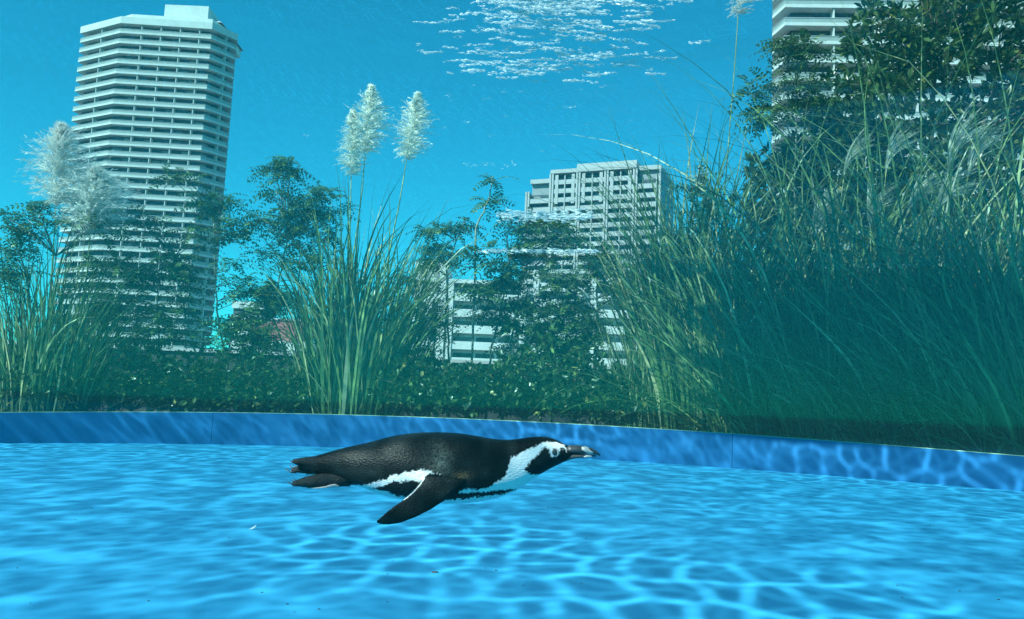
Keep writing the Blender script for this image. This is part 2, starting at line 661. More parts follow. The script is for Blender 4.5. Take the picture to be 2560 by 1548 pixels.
def inset(poly, d):
    """offset a convex counter-clockwise polygon inwards by d"""
    n = len(poly)
    lines = []
    for i in range(n):
        a, b = Vector(poly[i]), Vector(poly[(i + 1) % n])
        t = (b - a).normalized()
        nn = Vector((-t.y, t.x))
        lines.append((a + nn * d, t))
    res = []
    for i in range(n):
        (p, t), (q, s) = lines[i - 1], lines[i]
        den = t.x * s.y - t.y * s.x
        w = q - p
        k = (w.x * s.y - w.y * s.x) / den
        res.append(tuple(p + t * k))
    return res


def strip_tower(name, label, poly, z_top, n_floors, fh, faces, bays, parapet=1.15, depth=1.7, extra=None):
    """tower ringed by balconies. poly: footprint (ccw, local xy); faces: indices of footprint sides that show"""
    root = empty(name)
    tag(root, label, 'building')
    core = inset(poly, depth)
    core2 = inset(poly, depth + 0.25)
    zb = Z_CITY
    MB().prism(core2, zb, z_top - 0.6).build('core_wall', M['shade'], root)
    # one balcony ring, shared by every floor
    ring = MB()
    ring.hollow(poly, inset(poly, 0.18), 0.0, 0.55)
    ring.hollow(inset(poly, 0.18), core2, 0.02, 0.28)
    panel_me = MB().hollow(inset(poly, 0.03), inset(poly, 0.15), 0.551, parapet + 0.3).mesh('balustrade', M['panel'])
    ring_me = ring.mesh('balcony', M['white'])
    cap = MB().hollow(inset(poly, -0.05), inset(poly, 0.23), 0, 0.09).mesh('handrail', M['metal'])
    pane_me, fin_me = {}, {}
    for fi in faces:
        a, b = Vector(core[fi]), Vector(core[(fi + 1) % len(core)])
        a2, b2 = Vector(poly[fi]), Vector(poly[(fi + 1) % len(poly)])
        nb = bays[fi]
        Lc = (b - a).length / nb
        pane_me[fi] = MB().box(0.22, Lc - 0.22, -0.04, 0.10, 0.35, fh - 0.45).mesh('window', M['window'])
        fin_me[fi] = MB().box(-0.10, 0.10, -depth + 0.22, 0.02, 0.29, fh - 0.02).mesh('partition', M['white'])
    for k in range(n_floors):
        z = z_top - (k + 1) * fh
        o = obj('balcony', ring_me, root, (0, 0, z))
        obj('handrail', cap, root, (0, 0, z + parapet + 0.302))
        obj('balustrade', panel_me, root, (0, 0, z))
        for fi in faces:
            a, b = Vector(core[fi]), Vector(core[(fi + 1) % len(core)])
            t = (b - a).normalized()
            ang = math.atan2(t.y, t.x)
            nb = bays[fi]
            Lc = (b - a).length / nb
            for j in range(nb):
                p = a + t * (Lc * j)
                w = obj('window', pane_me[fi], root, (p.x, p.y, z))
                w.rotation_euler.z = ang
                if j % 2 == 0 and j > 0:
                    f_ = obj('partition', fin_me[fi], root, (p.x, p.y, z))
                    f_.rotation_euler.z = ang
    MB().prism(inset(poly, -0.2), z_top - 0.15, z_top + 1.9).build('roof_fascia', M['white'], root)
    return root


def px_x(px, py, Y):
    return at(px, py, Y).x


# tower with white balcony strips, far behind the shrubs
YA = 222.0
xa = [px_x(205, 60, YA + 8), px_x(302, 60, YA), px_x(531, 60, YA + 1.5), px_x(596, 60, YA + 8.5)]
xbk = px_x(592, 60, YA + 26)
poly = [(xa[1], YA), (xa[2], YA + 1.5), (xa[3], YA + 8.5), (xbk, YA + 26), (xbk - 8, YA + 34), (xa[1] + 4, YA + 36), (xa[0] + 3, YA + 29), (xa[0], YA + 8)]
zA = at(420, 62, YA).z
tA = strip_tower('apartment_tower', 'tall many-sided white tower ringed by balcony strips, behind the feathery plumes', poly, zA, 36, 3.04,
                 (7, 0, 1), {7: 4, 0: 9, 1: 3}, 1.0)
cx = (xa[1] + xa[2]) / 2
MB().prism([(xa[1] + 1.5, YA + 3), (xa[2] - 1, YA + 4), (xa[3] - 4, YA + 10), (xa[3] - 5, YA + 26), (xa[0] + 5, YA + 26), (xa[0] + 4, YA + 10)], zA + 1.9, zA + 4.2).build('roof_deck', M['white'], tA)
zs = zA + 4.2
hp = MB()
hp.v = [(xa[1] + 3, YA + 6, zs), (xa[2] + 1, YA + 6, zs), (xa[2] + 1, YA + 26, zs), (xa[1] + 3, YA + 26, zs),
        (cx - 3, YA + 10, zs + 3.6), (cx + 9, YA + 10, zs + 3.6), (cx + 9, YA + 22, zs + 3.6), (cx - 3, YA + 22, zs + 3.6)]
hp.f = [(0, 1, 5, 4), (1, 2, 6, 5), (2, 3, 7, 6), (3, 0, 4, 7), (4, 5, 6, 7)]
hp.build('roof_slope', M['metal'], tA)
MB().box(cx - 3, cx + 10, YA + 5, YA + 14, zs, zs + 4.4).build('plant_room', M['white'], tA)

# tower on the other side, close, behind the leafy tree
YD = 122.0
xd = [px_x(1930, 200, YD + 4), px_x(1962, 200, YD)]
XR = px_x(2700, 200, YD)
xdb = px_x(1936, 200, YD + 28)
poly = [(xd[1], YD), (XR, YD - 3), (XR + 8, YD + 6), (XR + 8, YD + 28), (XR, YD + 34), (xdb + 6, YD + 34), (xdb, YD + 28), (xd[0], YD + 4.0)]
zD = at(2000, -420, YD).z
tD = strip_tower('apartment_tower', 'white tower with wide balcony strips, rising behind the leafy tree and tall grasses', poly, zD, 41, 3.05,
                 (7, 0), {7: 2, 0: 14}, 0.95)

# block with pilasters in the middle
YB = 252.0
xl_b, xr_b = px_x(1318, 430, YB + 17), px_x(1652, 420, YB)
W = 0.0
pa, pb = Vector((xl_b, YB + 17)), Vector((xr_b, YB))
Wb = (pb - pa).length
angB = math.atan2(pb.y - pa.y, pb.x - pa.x)
zB = at(1500, 405, YB).z
rB = empty('apartment_block', (pa.x, pa.y, 0), angB)
tag(rB, 'grey-white apartment block with tall pilasters and a roof box, beyond the thin shrubs', 'building')
DB = 24.0
kx = [0.6, 0.19 * (Wb - 1.2) + 0.6, 0.83 * (Wb - 1.2) + 0.6, Wb - 0.6]
for q, tz in enumerate((7.4, 1.4, 4.2)):
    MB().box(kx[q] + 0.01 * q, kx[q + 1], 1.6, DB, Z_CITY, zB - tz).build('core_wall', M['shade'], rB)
MB().box(0.0, 0.58, 0.4, DB, Z_CITY, zB - 6.4).build('end_wall', M['offwhite'], rB)
MB().box(Wb - 0.58, Wb, 0.4, DB, Z_CITY, zB - 1.2).build('end_wall', M['greywall'], rB)
bx_ = [0.0, 0.19, 0.40, 0.615, 0.83, 1.0]
bx_ = [q * (Wb - 1.2) + 0.6 for q in bx_]
fhB = 3.08
for i, x in enumerate(bx_):
    top = zB - 6.6 if i == 0 else (zB - 4.0 if i == 5 else zB - 0.8)
    for dx in (-0.75, 0.15):
        MB().box(x + dx, x + dx + 0.6, -0.55, 0.5, Z_CITY, top).build('pilaster', M['offwhite'], rB)
for i in range(5):
    x0, x1 = bx_[i] + 0.78, bx_[i + 1] - 0.78
    pane = MB().box(0.3, (x1 - x0) / 2 - 0.3, 1.45, 1.72, 0.3, fhB - 0.55).mesh('window', M['window'])
    bal = MB().box(0, x1 - x0, -0.2, 0.0, -0.3, 1.25).box(0, x1 - x0, 0.001, 1.6, -0.28, -0.02).mesh('balcony', M['offwhite'] if i in (0, 4) else M['offwhite'])
    rail = MB().box(0, x1 - x0, -0.26, 0.06, 1.252, 1.34).mesh('handrail', M['metal'])
    drop = 2 if i == 0 else (1 if i == 4 else 0)
    for k in range(drop, 23):
        z = zB - 1.2 - (k + 1) * fhB
        obj('balcony', bal, rB, (x0, 0, z))
        if i in (0, 4):
            obj('handrail', rail, rB, (x0, 0, z))
        for h in range(2):
            obj('window', pane, rB, (x0 + h * (x1 - x0) / 2, 0, z))
    if i in (1, 2, 3):
        m_ = (x0 + x1) / 2
        MB().box(m_ - 0.18, m_ + 0.18, -0.42, -0.21, Z_CITY, zB - 1.6).build('drain_pipe', M['offwhite'], rB)
        for s in (x0 + 0.5, x1 - 1.6):
            MB().box(s, s + 1.1, -0.35, -0.21, zB - 1.2 - 3.3 * fhB, zB - 1.3).build('side_screen', M['offwhite'], rB)
MB().box(bx_[1] - 0.4, bx_[4] + 0.4, -0.7, DB, zB - 0.79, zB + 0.5).build('roof_fascia', M['offwhite'], rB)
MB().box(1.2, bx_[1] - 0.8, 2.6, DB, zB - 7.3, zB - 3.4).build('penthouse_wall', M['greywall'], rB)
MB().box(0.9, bx_[1] - 0.8, 1.2, DB, zB - 3.39, zB - 1.9).build('roof_fascia', M['offwhite'], rB)
MB().box(bx_[4] + 0.8, Wb - 0.6, 2.2, DB, zB - 4.15, zB - 1.2).build('penthouse_wall', M['greywall'], rB)
MB().box(bx_[4] + 0.8, Wb, 1.0, DB, zB - 1.15, zB + 0.3).build('roof_fascia', M['offwhite'], rB)
MB().box(bx_[2] - 2, bx_[4] - 0.6, 4, 16, zB + 0.51, zB + 3.4).build('roof_box', M['offwhite'], rB)
for k in range(10):
    for j in range(3):
        MB().box(Wb - 0.02, Wb + 0.06, 3 + j * 7, 7 + j * 7, zB - 6 - k * fhB * 1.0, zB - 4.3 - k * fhB).build('window', M['window'], rB)

# low white flats in front of it
YC = 150.0
xc = [px_x(x, 780, YC) for x in (1032, 1112, 1132, 1300, 1345, 1440, 1490, 1590)]
rC = empty('apartment_flats', (0, YC, 0))
tag(rC, 'low bright white flats with balconies, seen between the thin shrub trunks', 'building')
zC = at(1240, 712, YC).z
zC2 = at(1060, 655, YC).z
MB().box(xc[0], xc[1], 0, 14, Z_CITY, zC2).build('stair_wall', M['white'], rC)
MB().box(xc[1] + 0.01, xc[7], 1.7, 14, Z_CITY, zC - 0.6).build('core_wall', M['white'], rC)
for k in range(6):
    for j in range(2):
        MB().box(xc[0] + 1.2 + j * 2.4, xc[0] + 2.3 + j * 2.4, -0.05, 0.06, zC2 - 3 - k * 3, zC2 - 1.6 - k * 3).build('window', M['window'], rC)
for (x0, x1, lift) in ((xc[2], xc[3], 0), (xc[4], xc[5], 2.6), (xc[6], xc[7], 1.0)):
    top = zC + lift
    MB().box(x0 - 1.0, x0 - 0.02, -0.4, 1.69, Z_CITY, top).build('side_wall', M['white'], rC)
    MB().box(x1 + 0.02, x1 + 1.0, -0.4, 1.69, Z_CITY, top).build('side_wall', M['white'], rC)
    MB().box(x0 - 1.0, x1 + 1.0, -0.41, 14.2, top + 0.01, top + 0.7).build('roof_slab', M['white'], rC)
    bal = MB().box(0, x1 - x0, -0.2, 0, -0.3, 1.2).box(0, x1 - x0, 0.001, 1.68, -0.28, -0.05).mesh('balcony', M['white'])
    nwin = max(2, int((x1 - x0) / 3.2))
    lw = (x1 - x0) / nwin
    pane = MB().box(0.35, lw - 0.35, 1.55, 1.72, 0.1, 2.15).mesh('window', M['window'])
    for k in range(9):
        z = top - 3.05 * (k + 1)
        obj('balcony', bal, rC, (x0, 0, z))
        for h in range(nwin):
            obj('window', pane, rC, (x0 + h * lw, 0, z))

# small houses by the parapet line
YE = 120.0
rE = empty('house', (px_x(690, 880, YE), YE, 0))
tag(rE, 'small white house with a dusky pink upper wall, beyond the parapet', 'house')
s = YE / FPX
zE0, zE1, zE2 = at(690, 905, YE).z, at(690, 852, YE).z, at(690, 800, YE).z
MB().box(-2.6, 5.2, 0, 8, Z_CITY, zE1).build('wall', M['white'], rE)
MB().box(-4.2, 3.4, 0.5, 8.5, zE1 + 0.01, zE2).build('upper_wall', M['pink'], rE)
MB().box(-4.4, 3.6, 0.3, 8.7, zE2 + 0.005, zE2 + 0.3).build('roof', M['metal'], rE)
MB().box(-0.6, 0.8, -0.06, 0.08, zE1 - 2.2, zE1 - 1.3).build('window', M['window'], rE)
MB().box(2.6, 3.8, -0.06, 0.08, zE1 - 2.2, zE1 - 1.3).build('window', M['window'], rE)

YF = 190.0
xf0, xf1 = px_x(575, 820, YF), px_x(655, 820, YF)
rF = empty('office_block', (xf0, YF, 0))
tag(rF, 'distant pale low block with banded floors beside the many-sided tower', 'building')
zF = at(600, 772, YF).z
WF = xf1 - xf0
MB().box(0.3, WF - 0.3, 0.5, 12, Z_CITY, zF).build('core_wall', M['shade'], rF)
band = MB().box(0, WF, 0, 12.4, 0, 1.7).mesh('floor_band', M['white'])
for k in range(8):
    obj('floor_band', band, rF, (0, 0, zF + 0.1 - k * 3.2))

# ------------------------------------------------------------------ vegetation


def nrmz(a):
    return a / np.maximum(np.linalg.norm(a, axis=-1, keepdims=True), 1e-9)


def ribbons(P, W, S, fold=None):
    """P (n,k,3) centre lines, W (n,k) half widths, S (n,k,3) side vectors -> V, F"""
    n, k, _ = P.shape
    A = P + S * W[..., None]
    B = P - S * W[..., None]
    V = np.stack([A, B], 2).reshape(-1, 3)
    i = np.arange(n)[:, None] * (2 * k) + np.arange(k - 1)[None] * 2
    F = np.stack([i, i + 1, i + 3, i + 2], -1).reshape(-1, 4)
    return V, F


def blade_arrays(base, L, az, lean, droop, w, k=9, twist=0.6, curl=0.0):
    """arching grass blades; base (n,3), all others (n,)"""
    n = len(L)
    t = np.linspace(0, 1, k)[None]
    # angle from vertical grows along the blade
    th = lean[:, None] + droop[:, None] * t ** 2.2 + 0.10 * np.sin(6 * t + az[:, None] * 3)
    ds = L[:, None] / (k - 1)
    hx = np.concatenate([np.zeros((n, 1)), np.cumsum(np.sin(th[:, :-1]) * ds, 1)], 1)
    hz = np.concatenate([np.zeros((n, 1)), np.cumsum(np.cos(th[:, :-1]) * ds, 1)], 1)
    azt = az[:, None] + curl * t ** 2 * rng.normal(0, 1, (n, 1))
    sy = np.sin(azt)
    P = np.stack([base[:, 0:1] + hx * np.cos(azt), base[:, 1:2] + hx * np.where(sy < 0, 0.08, 0.7) * sy, base[:, 2:3] + hz], -1)
    tw = az[:, None] + np.pi / 2 + rng.uniform(-1, 1, (n, 1)) * twist + t * rng.normal(0, 0.5, (n, 1))
    S = np.stack([np.cos(tw), np.sin(tw), rng.uniform(-0.3, 0.3, (n, 1)) * np.ones_like(tw)], -1)
    W = w[:, None] * np.clip(np.minimum(1, 0.35 + t * 3.0) * (1 - t ** 2.4), 0.02, 1)
    return P, W, nrmz(S)


def grass_clump(name, label, cat, px, Y, n, spread, Lr, mat, py=1035, lean=(0.0, 0.35), droop=(0.2, 1.6), w=0.006, az_bias=None, bias=0.0,
                group=None, k=9, curl=0.3, root=None, depth=0.25, z=None, part='blades'):
    Y = max(Y, wall_y(px) / U + 0.36)
    Y, spread, depth, w = Y * U, spread * U, depth * U, w * U
    Lr = (Lr[0] * U, Lr[1] * U)
    p = at(px, py, Y)
    b = Vector((p.x, Y, SOIL_Z if z is None else z))
    if root is None:
        root = empty(name, b)
        tag(root, label, cat, group, 'thing')
    ang = rng.uniform(0, 2 * np.pi, n)
    rr = np.sqrt(rng.uniform(0, 1, n))
    base = np.stack([np.cos(ang) * rr * spread, np.sin(ang) * rr * depth, np.full(n, -0.02)], -1)
    az = ang + rng.normal(0, 0.7, n)
    if az_bias is not None:
        az = np.where(rng.uniform(0, 1, n) < bias, az_bias + rng.normal(0, 0.5, n), az)
    L = rng.uniform(*Lr, n) * np.clip(1.05 - 0.25 * rr, 0.5, 1.1)
    ln = rng.uniform(*lean, n) * (0.35 + 0.9 * rr)
    dr = rng.uniform(droop[0], droop[1], n) ** 1.0
    P, W, S = blade_arrays(base, L, az, ln, dr, rng.uniform(0.6, 1.25, n) * w, k=k, curl=curl)
    P = behind_wall(P + np.array(b)) - np.array(b)
    V, F = ribbons(P, W, S)
    o = obj(part, mesh_np(part, V, F, mat, True), root)
    o['kind'] = 'stuff'
    return root, b


def plume(root, b, path, Lp, wid, mat, px_droop=1.0, n=260, lean_dir=(1.0, 0, -0.4), stem_w=0.006):
    """a feathery seed head at the end of a stem; path: stem points (world), Lp: plume length, wid: half width"""
    Lp, wid, stem_w = Lp * U, wid * U, stem_w * U
    pts = [Vector(p) - b for p in path]
    MB().tube(pts, [stem_w * (1 - 0.5 * i / (len(pts) - 1)) for i in range(len(pts))], 6).build('stem', M['stem'], root, True)
    tip = pts[-1]
    d = (pts[-1] - pts[-2]).normalized()
    top = tip + d * 0.02
    # axis of the plume
    t = rng.uniform(0, 1, n)
    axis0 = np.array(tip)[None] + np.array(d)[None] * (t[:, None] * Lp)
    ang = rng.uniform(0, 2 * np.pi, n)
    dv = np.array(d)
    s1 = nrmz(np.cross(dv, [0.0, 1.0, 0.2]))
    s2 = np.cross(dv, s1)
    out = np.cos(ang)[:, None] * s1 + np.sin(ang)[:, None] * s2
    prof = np.clip(np.sin(np.pi * (0.10 + 0.9 * t) ** 0.75), 0.08, 1)
    ln = wid * (0.65 + 0.9 * rng.uniform(0, 1, n)) * prof
    ld = np.array(lean_dir)
    k = 6
    tt = np.linspace(0, 1, k)[None, :, None]
    start = nrmz(out * 0.55 + dv[None] * 1.0 + rng.normal(0, 0.12, (n, 3)))
    end = nrmz(out * 0.85 + ld[None] * 0.55 - dv[None] * 0.15 + rng.normal(0, 0.25, (n, 3)))
    P = axis0[:, None] + (start[:, None] * tt + (end - start * 0.35)[:, None] * tt ** 2 * 0.8) * ln[:, None, None] * 1.1
    # barbs along each branchlet
    nb = 26
    u = rng.uniform(0.05, 1, (n, nb))
    idx = np.clip((u * (k - 1)).astype(int), 0, k - 2)
    fr = u * (k - 1) - idx
    r_ = np.arange(n)[:, None]
    B0 = P[r_, idx] * (1 - fr[..., None]) + P[r_, idx + 1] * fr[..., None]
    dirn = nrmz(P[r_, idx + 1] - P[r_, idx])
    bl = wid * rng.uniform(0.10, 0.34, (n, nb))
    bd = nrmz(dirn * 1.0 + rng.normal(0, 0.26, (n, nb, 3)) + ld * 0.25)
    B0 = B0.reshape(-1, 3)
    B1 = B0 + (bd * bl[..., None]).reshape(-1, 3)
    side = nrmz(np.cross((B1 - B0), rng.normal(0, 1, B0.shape)))
    hw = 0.0022 * rng.uniform(0.6, 1.6, len(B0))[:, None]
    mid = B0 * 0.5 + B1 * 0.5 + side * 0.0
    V = np.stack([B0, mid + side * hw, B1, mid - side * hw], 1).reshape(-1, 3)
    F = np.arange(len(V)).reshape(-1, 4)
    V2, F2 = ribbons(P, np.full((n, k), 0.0011), nrmz(np.cross(np.gradient(P, axis=1), rng.normal(0, 1, (n, 1, 3)))))
    Vt = np.concatenate([V, V2])
    o = obj('plume', mesh_np('plume', Vt, np.concatenate([F, F2 + len(V)]), mat), root)
    return o


def leaflets(C, D, Nn, L, Wd, shape=0.45, cup=0.12):
    """kite-shaped leaves: C base (n,3), D direction, Nn normal, L length, Wd half width -> V, F"""
    D = nrmz(D)
    S = nrmz(np.cross(D, Nn))
    Nn = nrmz(np.cross(S, D))
    L, Wd = np.asarray(L)[:, None], np.asarray(Wd)[:, None]
    a = C
    m = C + D * L * shape
    l1 = m + S * Wd + Nn * Wd * cup
    l2 = m - S * Wd + Nn * Wd * cup
    m2 = C + D * L * (shape + 0.34)
    u1 = m2 + S * Wd * 0.62 + Nn * Wd * cup - Nn * L * 0.04
    u2 = m2 - S * Wd * 0.62 + Nn * Wd * cup - Nn * L * 0.04
    tip = C + D * L - Nn * L * 0.10
    V = np.stack([a, l1, u1, tip, u2, l2, m], 1)
    n = len(C)
    i = np.arange(n)[:, None] * 7
    F4 = np.concatenate([i + np.array([[0, 6, 1, 1]])[:, :3].repeat(1, 0) for _ in range(1)]) if False else None
    tri = np.concatenate([i + np.array([[0, 6, 5]]), i + np.array([[0, 1, 6]])])
    quad = np.concatenate([i + np.array([[1, 2, 3, 6]]), i + np.array([[6, 3, 4, 5]])])
    return V.reshape(-1, 3), tri, quad


def px_blob(cx, cy, rx, ry, Y, dr=None):
    c = at(cx, cy, Y)
    s = Y / FPX
    return c, rx * s, ry * s, (dr if dr else 0.8 * (rx + ry) / 2 * s)


def grow_limbs(root, b, trunk_w, targets, r0, mat, r1=0.004, name='limb'):
    """limbs from the trunk line to a set of target points, as one branching part"""
    mb = MB()
    tr = [np.array(p) for p in trunk_w]
    for q in targets:
        q = np.array(q)
        cand = [p for p in tr if p[2] < q[2] - 0.03] or [tr[0]]
        d = [np.linalg.norm(p - q) + 0.6 * max(0, 0.15 - (q[2] - p[2])) for p in cand]
        p = cand[int(np.argmin(d))]
        m = p * 0.5 + q * 0.5 + np.array([0, 0, 0.05 * np.linalg.norm(q - p)]) + rng.normal(0, 0.02, 3)
        mb.tube([Vector(p) - b, Vector(m) - b, Vector(q) - b], [r0, (r0 + r1) * 0.5, r1], 5)
    if targets:
        mb.build('limbs', mat, root, True)


def dense_path(pts, m=6):
    res = []
    for i in range(len(pts) - 1):
        for j in range(m):
            res.append(pts[i].lerp(pts[i + 1], j / m))
    res.append(pts[-1])
    return res


def pinnate_shrub(label, trunks, blobs, Y, n_leaves, mat=None, Lr=(0.16, 0.28), leaf=0.042, r=0.014, group='compound-leaved shrubs', bark=None):
    """shrub of compound leaves in flat layers. trunks: lists of photo pixels; blobs: (cx, cy, rx, ry)"""
    mat = mat or M['leaf']
    Y = max(Y, wall_y(trunks[0][0][0]) / U + 0.40)
    Y, leaf, r = Y * U, leaf * U, r * U
    Lr = (Lr[0] * U, Lr[1] * U)
    p0 = at(trunks[0][0][0], trunks[0][0][1], Y)
    b = Vector((p0.x, Y, SOIL_Z))
    root = empty('compound_leaf_shrub', b)
    tag(root, label, 'shrub', group)
    allp = []
    for tpx in trunks:
        pts = [at(x, y, Y + random.uniform(-0.04, 0.04)) for x, y in tpx]
        if pts[0].z > SOIL_Z:
            pts = [Vector((pts[0].x + random.uniform(-.03, .03), Y, SOIL_Z - 0.03))] + pts
        dp = dense_path(pts)
        for q in dp[1:-1]:
            q += Vector((random.gauss(0, 0.006), random.gauss(0, 0.006), 0))
        MB().tube([q - b for q in dp], [r * (1 - 0.65 * i / (len(dp) - 1)) for i in range(len(dp))], 7).build('trunk', bark or M['bark_pale'], root, True)
        allp += dp
    # leaf bases
    bl = [px_blob(*q, Y) for q in blobs]
    wgt = np.array([q[1] * q[2] for q in bl])
    wgt = wgt / wgt.sum()
    n_cl = max(8, n_leaves // 7)
    which = rng.choice(len(bl), n_cl, p=wgt)
    targets = []
    Cs = []
    for w_ in which:
        c, rx, ry, rd = bl[w_]
        v = rng.normal(0, 1, 3)
        v = v / np.linalg.norm(v) * rng.uniform(0.1, 1) ** 0.45
        targets.append(np.array([c.x + v[0] * rx * 0.85, c.y + v[1] * rd, c.z + v[2] * ry * 0.85]))
    grow_limbs(root, b, allp, targets, r * 0.30, bark or M['bark_pale'], 0.0025)
    Cs = np.repeat(np.array(targets), 7, 0)
    n = len(Cs)
    az = rng.uniform(0, 2 * np.pi, n)
    el = rng.normal(0.28, 0.30, n)
    D = np.stack([np.cos(az) * np.cos(el), np.sin(az) * np.cos(el) * 0.8, np.sin(el)], -1)
    Lr_ = rng.uniform(*Lr, n)
    npair = 7
    t = (np.arange(npair) + 0.8) / npair
    # rachis: rises then droops
    pos = Cs[:, None] + D[:, None] * (Lr_[:, None] * t[None])[..., None]
    pos[..., 2] -= (Lr_[:, None] * 0.42 * t[None] ** 2)
    tang = D[:, None] - np.array([0, 0, 1])[None, None] * (0.84 * t[None, :, None])
    tang = nrmz(tang)
    up = np.array([0, 0, 1.0])
    side = nrmz(np.cross(tang, up[None, None] + rng.normal(0, 0.25, (n, 1, 3))))
    nn = nrmz(np.cross(side, tang))
    sz = leaf * (1.0 - 0.35 * np.abs(t - 0.45) * 2)[None] * rng.uniform(0.75, 1.2, (n, 1))
    Cl, Dl, Nl, Ll = [], [], [], []
    for sg in (-1, 1):
        d = tang * 0.55 + side * sg + nn * rng.normal(-0.15, 0.2, (n, npair, 1))
        Cl.append(pos.reshape(-1, 3)), Dl.append(d.reshape(-1, 3)), Nl.append(nn.reshape(-1, 3)), Ll.append(sz.reshape(-1))
    Cl.append(pos[:, -1]), Dl.append(tang[:, -1]), Nl.append(nn[:, -1]), Ll.append(sz[:, -1] * 1.1)
    Cl, Dl, Nl, Ll = map(np.concatenate, (Cl, Dl, Nl, Ll))
    V, T, Q = leaflets(Cl - np.array(b), Dl, Nl, Ll, Ll * 0.23)
    # rachis ribbons
    P = np.concatenate([Cs[:, None], pos], 1) - np.array(b)
    V2, F2 = ribbons(P, np.full(P.shape[:2], 0.0011), np.repeat(side[:, :1], npair + 1, 1))
    me = mesh_np('crown', np.concatenate([V, V2]), [T, Q, F2 + len(V)], mat)
    o = obj('crown', me, root)
    o['kind'] = 'stuff'
    return root


def leafy_bush(name, label, cat, blobs, Y, n, leaf=(0.04, 0.07), ratio=0.26, mat=None, stems=None, group=None, base_px=None, dr=None, up=0.3, clump=9):
    """bush of simple leaves in tufts; blobs in photo pixels"""
    mat = mat or M['leaf_dark']
    Y = max(Y, wall_y((base_px or blobs[0])[0]) / U + 0.06 + (dr or 0.3))
    Y, leaf, dr = Y * U, (leaf[0] * U, leaf[1] * U), (dr * U if dr else None)
    bx0 = base_px or (blobs[0][0], 1035)
    p0 = at(bx0[0], bx0[1], Y)
    b = Vector((p0.x, Y, SOIL_Z))
    root = empty(name, b)
    tag(root, label, cat, group)
    bl = [px_blob(*q, Y, dr) for q in blobs]
    wgt = np.array([q[1] * q[2] for q in bl])
    wgt = wgt / wgt.sum()
    m = max(10, n // clump)
    which = rng.choice(len(bl), m, p=wgt)
    v = rng.normal(0, 1, (m, 3))
    v = nrmz(v) * rng.uniform(0.05, 1, (m, 1)) ** 0.4
    c = np.array([[bl[i][0].x, bl[i][0].y, bl[i][0].z] for i in which])
    rad = np.array([[bl[i][1], bl[i][3], bl[i][2]] for i in which])
    T = c + v * rad * rng.normal(1, 0.08, (m, 1))
    T[:, 2] = np.maximum(T[:, 2], SOIL_Z + 0.02)
    T = behind_wall(T, 0.2)
    st = stems or [[(bx0[0], bx0[1]), (blobs[0][0], blobs[0][1])]]
    allp = []
    for q in st:
        pts = [at(x, y, Y) for x, y in q]
        pts = [Vector((pts[0].x, Y, SOIL_Z - 0.03))] + pts[1:] if pts[0].z <= SOIL_Z + 0.05 else [Vector((pts[0].x, Y, SOIL_Z - 0.03))] + pts
        dp = dense_path(pts, 5)
        r = 0.016 if cat != 'tree' else 0.06
        MB().tube([x - b for x in dp], [r * (1 - 0.7 * i / (len(dp) - 1)) for i in range(len(dp))], 7).build('trunk' if cat == 'tree' else 'stem', M['bark'], root, True)
        allp += dp
    sel = rng.choice(m, min(m, 130), replace=False)
    grow_limbs(root, b, allp, [T[i] for i in sel], 0.006 if cat != 'tree' else 0.014, M['bark'], 0.002)
    C = np.repeat(T, clump, 0)
    nn = len(C)
    outv = nrmz(np.repeat(v, clump, 0) * 0.6 + rng.normal(0, 0.75, (nn, 3)) + np.array([0, 0, up]))
    C = C + outv * rng.uniform(0, 0.03, (nn, 1))
    L = rng.uniform(*leaf, nn)
    Nn = rng.normal(0, 0.6, (nn, 3)) + np.array([0, 0, 1.0])
    V, Tt, Q = leaflets(C - np.array(b), outv, Nn, L, L * ratio, shape=0.4)
    o = obj('crown', mesh_np('crown', V, [Tt, Q], mat), root)
    o['kind'] = 'stuff'
    return root


# ---- compound-leaved shrubs, from one end of the planter to the other
pinnate_shrub('leafy compound-leaved shrub tangled with the pampas clump under the big smoky plumes', [[(70, 1030), (60, 860), (75, 700)], [(90, 1030), (120, 800), (140, 640)]],
              [(30, 590, 80, 80), (120, 545, 80, 60), (20, 700, 60, 80), (240, 560, 60, 60), (250, 690, 80, 60)], 6.35, 330)
pinnate_shrub('slender shrub with a bare straight trunk and flat-topped crown in front of the many-sided tower',
              [[(592, 1030), (562, 887), (540, 754), (534, 550)]],
              [(555, 495, 65, 45), (470, 452, 80, 18), (590, 560, 40, 60), (520, 530, 60, 30), (590, 700, 60, 70), (560, 830, 60, 40)], 6.7, 300)
pinnate_shrub('wide layered shrub spreading dark leaves across the foot of the many-sided tower', [[(535, 990), (511, 936), (483, 865), (462, 780), (440, 640)], [(450, 1030), (400, 900), (390, 700)]],
              [(400, 600, 110, 45), (330, 680, 100, 45), (440, 680, 100, 60), (350, 560, 60, 40), (420, 770, 110, 50), (300, 780, 80, 50), (480, 600, 50, 60), (400, 840, 120, 40)], 6.6, 640)
pinnate_shrub('dense rounded shrub beside the pampas clump, above the little pink house', [[(655, 1030), (652, 900), (690, 740), (720, 600)], [(760, 1030), (740, 850), (750, 640)]],
              [(735, 470, 85, 50), (690, 560, 80, 60), (790, 560, 80, 70), (740, 640, 110, 45), (820, 490, 50, 50), (680, 740, 60, 40), (710, 420, 50, 25), (640, 830, 50, 50)], 6.9, 700)
pinnate_shrub('thin-trunked shrub with a small airy crown beside the arching pampas leaves', [[(1125, 1010), (1120, 850), (1116, 660), (1165, 545)]],
              [(1085, 580, 50, 30), (1150, 565, 40, 30), (1110, 640, 60, 35)], 7.1, 170, Lr=(0.12, 0.2))
